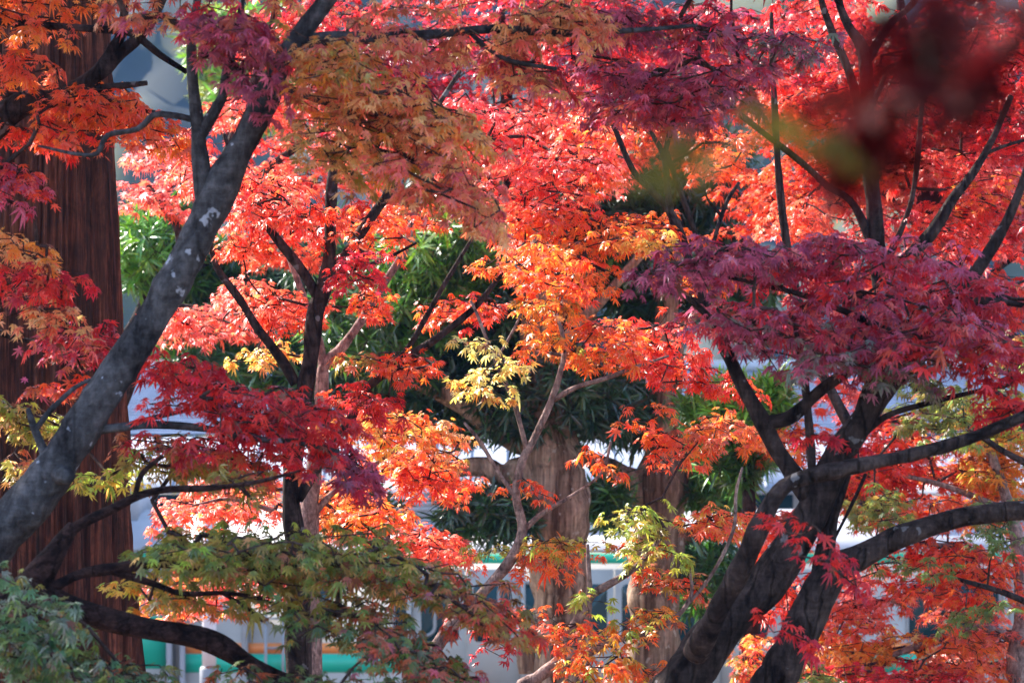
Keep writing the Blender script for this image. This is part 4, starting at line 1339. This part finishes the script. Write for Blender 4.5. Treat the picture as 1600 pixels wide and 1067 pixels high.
maple('tall maple with upright forked dark stems against red leaves at upper right', 13.2,
      [(1020, 1950, 26), (1050, 1150, 22), (1190, 925, 19), (1270, 800, 17), (1330, 690, 16), (1390, 590, 15), (1388, 500, 14), (1373, 420, 13.5), (1365, 310, 12.5), (1356, 220, 11.5), (1352, 92, 10), (1325, 40, 7), (1310, 0, 6), (1290, -80, 5), (1270, -200, 3)],
      [[(1352, 100, 8), (1388, 42, 6), (1430, 0, 5), (1455, -70, 4)], [(1352, 215, 8), (1340, 160, 7), (1325, 108, 6.5), (1300, 50, 6), (1283, 0, 5.5), (1262, -90, 4)],
       [(1378, 420, 10), (1335, 322, 6), (1292, 290, 5.5), (1250, 252, 5), (1165, 186, 5), (1100, 130, 5), (1042, 82, 4)],
       [(1375, 430, 6), (1414, 345, 4.5), (1430, 280, 4.5), (1440, 170, 4), (1448, 110, 3)], [(1380, 440, 12), (1450, 370, 10), (1490, 310, 8.5), (1522, 268, 7), (1552, 215, 5), (1580, 150, 4)],
       [(1335, 680, 9), (1275, 560, 8), (1238, 430, 7), (1222, 330, 6.5), (1215, 250, 5.5), (1208, 120, 5), (1205, 20, 3)], [(1540, 240, 3), (1580, 225, 3), (1640, 210, 2)], [(1360, 130, 3), (1390, 105, 3), (1420, 95, 2)]],
      [('a', 1330, 240, 120, 70, 0, 14.1, .35, 1.01, R(red=3, scarlet=3, crimson=1)), ('a', 1480, 270, 130, 60, 0, 14.1, .35, 1.09, R(red=3, coral=2, pink=2, amber=.4)),
       ('a', 1520, 350, 110, 50, 5, 14.1, .35, 1.01, R(red=3, pink=2, scarlet=1)), ('a', 1260, 340, 90, 40, 0, 14.1, .35, 0.94, R(coral=3, scarlet=2, pink=1)),
       ('a', 1400, 120, 150, 90, 0, 14.1, .35, 0.94, R(red=3, crimson=2, scarlet=1)), ('a', 1240, 190, 80, 80, 0, 14.1, .35, 1.2, R(red=2, scarlet=2, rust=1)),
       ('a', 1560, 130, 90, 120, 0, 14.1, .35, 1.31, R(red=3, crimson=2)), ('a', 1390, 350, 80, 30, 0, 13.3, .3, 0.78, R(red=2, pink=2, crimson=1)),
       ('e', 1400, -90, 350, 80, 0, 13.5, .6, 0.7, R(red=2, crimson=2))],
      size=0.0275, bark='bark_dark', fine=True)

# ------------------------------------------------------------------ maples farther back
maple('background maple with pinkish red leaves seen above the dark forked trunk', 16.0,
      [(120, 1700, 26), (130, 1000, 22), (150, 740, 16), (235, 520, 13), (300, 390, 11), (370, 200, 9), (420, 60, 6), (440, -60, 4)],
      [[(290, 410, 8), (270, 340, 6), (230, 290, 4)], [(330, 330, 8), (450, 240, 6), (540, 180, 4)], [(250, 490, 7), (290, 480, 5), (340, 490, 3)]],
      [('a', 500, 40, 150, 70, 0, 16.4, .7, 1.3, R(red=2, crimson=2, coral=1)), ('a', 270, 280, 100, 60, 5, 16.0, .7, 1.17, R(pink=3, coral=2, red=1)), ('a', 440, 200, 150, 90, 0, 16.3, .8, 1.25, R(red=3, coral=3, pink=1)),
       ('a', 560, 130, 120, 90, 0, 16.2, .8, 1.17, R(crimson=3, red=1, purple=1)), ('a', 300, 500, 110, 40, 0, 15.8, .5, 1.4, R(coral=3, pink=2)), ('a', 450, 350, 110, 60, 0, 16.2, .6, 0.78, R(coral=3, scarlet=2))],
      fine=False, size=0.036, bark='bark_dark')
maple('background maple with crimson to bright pink leaves across the top centre', 16.5,
      [(870, 1700, 26, 20.5), (872, 900, 20, 20.5), (868, 700, 16, 20), (840, 500, 14, 18.6), (800, 300, 11, 17), (790, 120, 8), (780, -40, 5)],
      [[(795, 330, 8), (700, 200, 6), (640, 100, 4)], [(800, 300, 8), (900, 200, 6), (1000, 120, 4)], [(790, 150, 6), (860, 60, 4), (920, -40, 3)]],
      [('a', 690, 120, 150, 80, 0, 16.4, .8, 1.4, R(crimson=3, purple=2, maroon=1)), ('a', 860, 210, 170, 90, 0, 16.6, .9, 1.4, R(pink=3, coral=3, red=2)),
       ('a', 730, 240, 120, 60, 0, 16.6, .7, 1.17, R(red=3, pink=2, coral=1)), ('a', 960, 60, 160, 90, 0, 16.6, .8, 1.17, R(crimson=2, red=3)), ('a', 640, 310, 110, 40, 0, 16.4, .6, 0.78, R(red=2, coral=2, scarlet=1)),
       ('a', 1060, 210, 90, 45, 0, 16.2, .5, 1.01, R(scarlet=3, coral=1)), ('a', 800, -20, 260, 60, 0, 16.4, .8, 0.94, R(crimson=2, red=2))],
      fine=False, size=0.036, bark='bark_dark')
maple('background maple with deep red leaves behind the upright forked stems', 16.8,
      [(1790, 1700, 30), (1760, 900, 24), (1640, 620, 20), (1520, 470, 16), (1440, 300, 13), (1420, 120, 9), (1400, -60, 5)],
      [[(1445, 360, 9), (1330, 250, 7), (1240, 160, 4)], [(1445, 330, 9), (1540, 220, 7), (1640, 140, 4)], [(1520, 470, 8), (1560, 420, 5), (1620, 380, 3)]],
      [('a', 1120, 70, 120, 80, 0, 16.9, .7, 1.5, R(red=3, crimson=2, purple=1)), ('a', 1180, 330, 70, 40, 0, 16.6, .4, 1.0, R(scarlet=2, coral=1)), ('a', 1300, 110, 150, 120, 0, 17.0, .9, 1.86, R(red=4, crimson=2, scarlet=1)), ('a', 1480, 130, 160, 140, 0, 17.0, .9, 1.97, R(red=3, crimson=3)),
       ('a', 1440, 300, 190, 80, 0, 17.0, .8, 1.33, R(red=3, pink=2, coral=2)), ('a', 1230, 280, 110, 60, 0, 16.8, .6, 1.42, R(coral=3, scarlet=2, orange=1)), ('a', 1570, 300, 90, 110, 0, 17.0, .8, 1.25, R(red=3, pink=1, crimson=1)),
       ('a', 1350, 420, 170, 50, 0, 16.8, .6, 0.86, R(red=2, coral=2)), ('a', 1560, 470, 120, 60, 0, 16.8, .6, 0.94, R(red=2, scarlet=2))],
      fine=False, size=0.036, bark='bark_dark')
maple('background maple with scarlet to amber leaves below the curved dark limb', 15.2,
      [(1600, 1800, 34), (1598, 1300, 26), (1592, 1040, 18), (1600, 960, 15), (1590, 850, 11), (1560, 740, 8), (1520, 640, 5)],
      [[(1592, 900, 8), (1520, 860, 6), (1440, 850, 4)], [(1592, 1000, 9), (1520, 980, 6), (1430, 1010, 5), (1320, 1050, 4)], [(1580, 800, 6), (1480, 760, 4), (1400, 740, 3)]],
      [('a', 1490, 880, 130, 60, 8, 15.0, .6, 1.87, R(scarlet=3, orange=2, red=2, rust=.6)), ('a', 1350, 920, 85, 55, -10, 15.6, .5, 1.64, R(pink=3, coral=3)),
       ('b', 1350, 1000, 120, 40, 0, 15.4, .5, 1.76, R(amber=3, yellow=1, orange=2)), ('a', 1530, 1000, 120, 60, 0, 15.4, .6, 1.64, R(coral=3, orange=2, pink=1)), ('a', 1330, 1050, 140, 30, 0, 15.0, .4, 1.29, R(red=2, scarlet=1, olive=1)),
       ('a', 1350, 760, 90, 50, 0, 15.9, .4, 1.6, R(scarlet=2, amber=1, olive=1)), ('a', 1540, 780, 90, 40, 0, 15.9, .4, 1.4, R(orange=2, amber=2, scarlet=1)), ('a', 1420, 720, 120, 60, 0, 15.8, .5, 1.25, R(scarlet=2, coral=2, amber=1, red=1)), ('a', 1400, 690, 80, 70, 0, 15.4, .5, 1.17, R(scarlet=2, red=2)), ('a', 1420, 780, 90, 40, 0, 15.4, .5, 1.29, R(coral=2, scarlet=2, amber=1)), ('a', 1310, 610, 80, 35, 20, 15.8, .3, 1.01, R(pink=3, coral=2)),
       ('b', 1550, 720, 80, 50, 0, 15.6, .5, 2.62, R(amber=3, orange=2, lime=1)), ('b', 1550, 640, 90, 50, 0, 15.6, .5, 2.53, R(lime=2, amber=2, green=1)), ('a', 1230, 690, 70, 45, 0, 15.6, .3, 1.01, R(orange=3, scarlet=2, amber=1)),
       ('a', 1420, 1050, 170, 25, 0, 14.8, .4, 1.17, R(crimson=2, red=2)), ('a', 1235, 822, 60, 35, 0, 15.6, .3, 2.2, R(scarlet=2, coral=2)), ('a', 1210, 900, 60, 60, 0, 15.6, .4, 1.17, R(scarlet=2, red=1)), ('a', 1180, 1020, 60, 40, 0, 15.4, .4, 1.17, R(red=2, olive=1, amber=1))],
      fine=False, size=0.035, bark='bark_pink', part_labels={'b': 'amber and lime leaves'})
maple('background maple with leaves still green between the right hand limbs', 14.4,
      [(1700, 1850, 26), (1690, 1100, 18), (1660, 800, 12), (1600, 660, 8), (1540, 600, 5)],
      [[(1640, 740, 7), (1560, 700, 5), (1480, 640, 4), (1420, 600, 3)], [(1680, 980, 7), (1580, 930, 5), (1480, 900, 3)]],
      [('a', 1455, 635, 75, 55, 0, 14.3, .4, 1.4, R(green=4, lime=1, olive=1)), ('a', 1370, 790, 65, 40, 0, 14.4, .3, 1.25, R(green=2, olive=2)), ('a', 1560, 800, 70, 50, 0, 14.4, .3, 0.7, R(green=3, bluegreen=1)),
       ('a', 1540, 950, 70, 25, -15, 14.2, .2, 0.7, R(green=3, bluegreen=1)), ('a', 1420, 880, 70, 35, 5, 14.3, .2, 0.39, R(green=3)), ('a', 1260, 1045, 50, 30, 0, 14.3, .2, 0.94, R(green=3, olive=1)), ('a', 1590, 560, 50, 50, 0, 14.4, .3, 0.78, R(green=2, olive=2, rust=1))],
      fine=False, size=0.035, bark='bark_dark')

# ------------------------------------------------------------------ evergreens
PAL['deep'] = np.array(srgb((66, 104, 54)))
PAL['deeper'] = np.array(srgb((50, 80, 54)))
PAL['fresh'] = np.array(srgb((128, 178, 72)))
PAL['leafgreen'] = np.array(srgb((88, 138, 56)))
evergreen('thick trunked evergreen with peeling pale bark and curved limb, behind the young maple', 18.0,
          [(880, 1700, 60), (880, 1300, 52), (880, 1067, 46), (876, 950, 45), (872, 850, 46), (868, 760, 48), (858, 700, 46), (850, 640, 36), (840, 560, 28), (842, 450, 20), (846, 340, 14), (850, 200, 9), (850, 60, 5)],
          [[(850, 740, 30), (815, 735, 26), (785, 742, 20), (758, 728, 17), (730, 728, 15), (690, 734, 14), (640, 722, 12), (580, 690, 8)],
           [(845, 690, 28), (790, 672, 24), (745, 645, 21), (700, 615, 20), (660, 596, 18), (625, 580, 15), (560, 540, 9)],
           [(836, 970, 18), (822, 1010, 16), (826, 1050, 12)], [(850, 560, 15), (930, 480, 10), (1000, 400, 6)], [(845, 480, 12), (760, 400, 8), (690, 350, 5)]],
          [(600, 510, 130, 90, 18.2, .8, 360, R(deep=3, leafgreen=3, fresh=1)), (690, 400, 110, 70, 18.3, .8, 300, R(leafgreen=3, fresh=2, deep=1)), (860, 620, 150, 85, 18.2, .7, 330, R(deeper=3, deep=2)),
           (640, 580, 110, 60, 18.4, .6, 180, R(deep=2, deeper=2)), (800, 480, 140, 90, 18.7, .8, 300, R(deeper=2, deep=2)), (960, 270, 140, 90, 18.5, .8, 330, R(deeper=3, deep=1)), (760, 800, 80, 45, 17.8, .4, 110, R(deeper=2, deep=1)),
           (920, 400, 120, 60, 18.6, .6, 180, R(deep=2, leafgreen=1, deeper=1)), (800, 300, 200, 120, 19.2, .8, 300, R(deeper=2, deep=1)), (520, 420, 120, 90, 19, .6, 200, R(deeper=2, deep=2)), (510, 600, 90, 80, 18.8, .6, 130, R(deeper=2, deep=2)),
           (430, 570, 80, 50, 18.8, .5, 80, R(leafgreen=1, deep=2)), (700, 650, 80, 40, 18.4, .4, 70, R(deep=2)), (560, 800, 70, 40, 18.4, .4, 50, R(deep=2, leafgreen=1))])
evergreen('weathered evergreen trunk with a sunlit left edge, right of its thicker evergreen neighbour', 18.6,
          [(1022, 1700, 52), (1022, 1067, 42), (1022, 930, 40), (1028, 830, 40), (1035, 760, 42), (1042, 700, 34), (1043, 600, 25), (1042, 500, 22), (1042, 440, 19), (1046, 330, 13), (1050, 200, 8), (1052, 80, 4)],
          [[(1020, 780, 30), (990, 758, 26), (960, 742, 20), (925, 718, 14), (900, 700, 9)], [(1050, 750, 22), (1080, 715, 16), (1100, 680, 11), (1130, 640, 7)], [(1042, 520, 12), (1075, 500, 9), (1110, 470, 6)], [(1040, 840, 14), (1090, 835, 12), (1140, 815, 9), (1180, 790, 6)]],
          [(980, 640, 90, 55, 18.9, .5, 140, R(deep=2, deeper=2)), (1150, 700, 70, 45, 18.9, .4, 110, R(leafgreen=3, fresh=1, deep=1)), (1120, 750, 75, 50, 18.8, .5, 120, R(leafgreen=3, deep=2)), (950, 780, 40, 50, 18.3, .3, 50, R(deep=2, leafgreen=1)), (1080, 290, 110, 90, 19, .7, 240, R(deeper=3, deep=1)), (1140, 440, 80, 70, 19, .5, 110, R(deep=2, deeper=2)),
           (1110, 900, 60, 70, 18.8, .4, 90, R(deep=2, leafgreen=1)), (1020, 450, 90, 60, 19, .5, 110, R(deep=2, deeper=1)), (1010, 120, 150, 80, 19.2, .6, 160, R(deeper=2, deep=1))])
evergreen('bright sunlit evergreen shrub of upright fresh green blades between the trunks', 15.8,
          [(1170, 1800, 22), (1172, 1100, 16), (1170, 800, 11), (1168, 680, 7), (1165, 600, 4)], [[(1168, 700, 6), (1210, 650, 4), (1230, 610, 2)], [(1168, 700, 6), (1130, 650, 4), (1115, 610, 2)]],
          [(1165, 630, 70, 45, 15.8, .3, 110, R(fresh=3, leafgreen=1)), (1215, 620, 30, 25, 15.7, .15, 30, R(fresh=3)), (1120, 660, 45, 30, 15.9, .2, 45, R(fresh=2, leafgreen=2)), (1090, 640, 30, 30, 16, .2, 25, R(leafgreen=2, fresh=1)), (1150, 720, 60, 40, 16, .3, 55, R(leafgreen=2, deep=1))],
          name='evergreen_shrub', cat='shrub', bark='bark_dark', blade=0.12, up=1.1)
evergreen('light green evergreen beside the edge of the cedar trunk', 19.0,
          [(120, 1600, 26), (130, 1000, 20), (150, 650, 14), (225, 470, 9), (250, 330, 5)], [[(235, 440, 6), (220, 400, 4), (205, 350, 3)], [(228, 460, 6), (310, 420, 4), (350, 390, 3)]],
          [(235, 390, 75, 70, 19.0, .7, 230, R(fresh=2, leafgreen=3)), (310, 420, 80, 50, 19.3, .6, 150, R(leafgreen=2, deep=2)), (330, 540, 90, 60, 19.2, .6, 120, R(leafgreen=1, deep=2)), (400, 430, 60, 60, 19.4, .5, 80, R(deep=2)), (260, 340, 60, 30, 19, .4, 60, R(leafgreen=2, deep=1))],
          bark='bark_dark', name='evergreen_tree')
evergreen('far yellow green tree showing in the gap at upper left', 30.0,
          [(60, 1350, 22), (100, 900, 18), (180, 640, 14), (300, 390, 11), (355, 250, 8), (366, 100, 4)], [[(368, 260, 6), (330, 150, 4), (310, 90, 2)], [(368, 260, 6), (420, 160, 4), (450, 90, 2)]],
          [(365, 70, 70, 55, 30, 1.0, 160, R(lime=2, fresh=2)), (400, 150, 80, 50, 30, 1.0, 130, R(lime=2, fresh=1)), (440, 60, 60, 50, 30, .9, 90, R(fresh=1, leafgreen=1))],
          bark='bark_dark', name='broadleaf_tree', blade=0.2, cat='tree')

# ------------------------------------------------------------------ air between here and the hill
m, t, out = new_mat('pale blue air')
vol = nd(t, 'ShaderNodeVolumePrincipled', Density=0.0005)
vol.inputs['Color'].default_value = (0.22, 0.46, 1.0, 1)
t.links.new(vol.outputs[0], out.inputs['Volume'])
mb = MB()
mb.box(-140, 140, -70, 270, -9, 75)
tag(mb.build('haze', m), 'thin pale blue air in front of the far hillside', 'haze', kind='stuff')
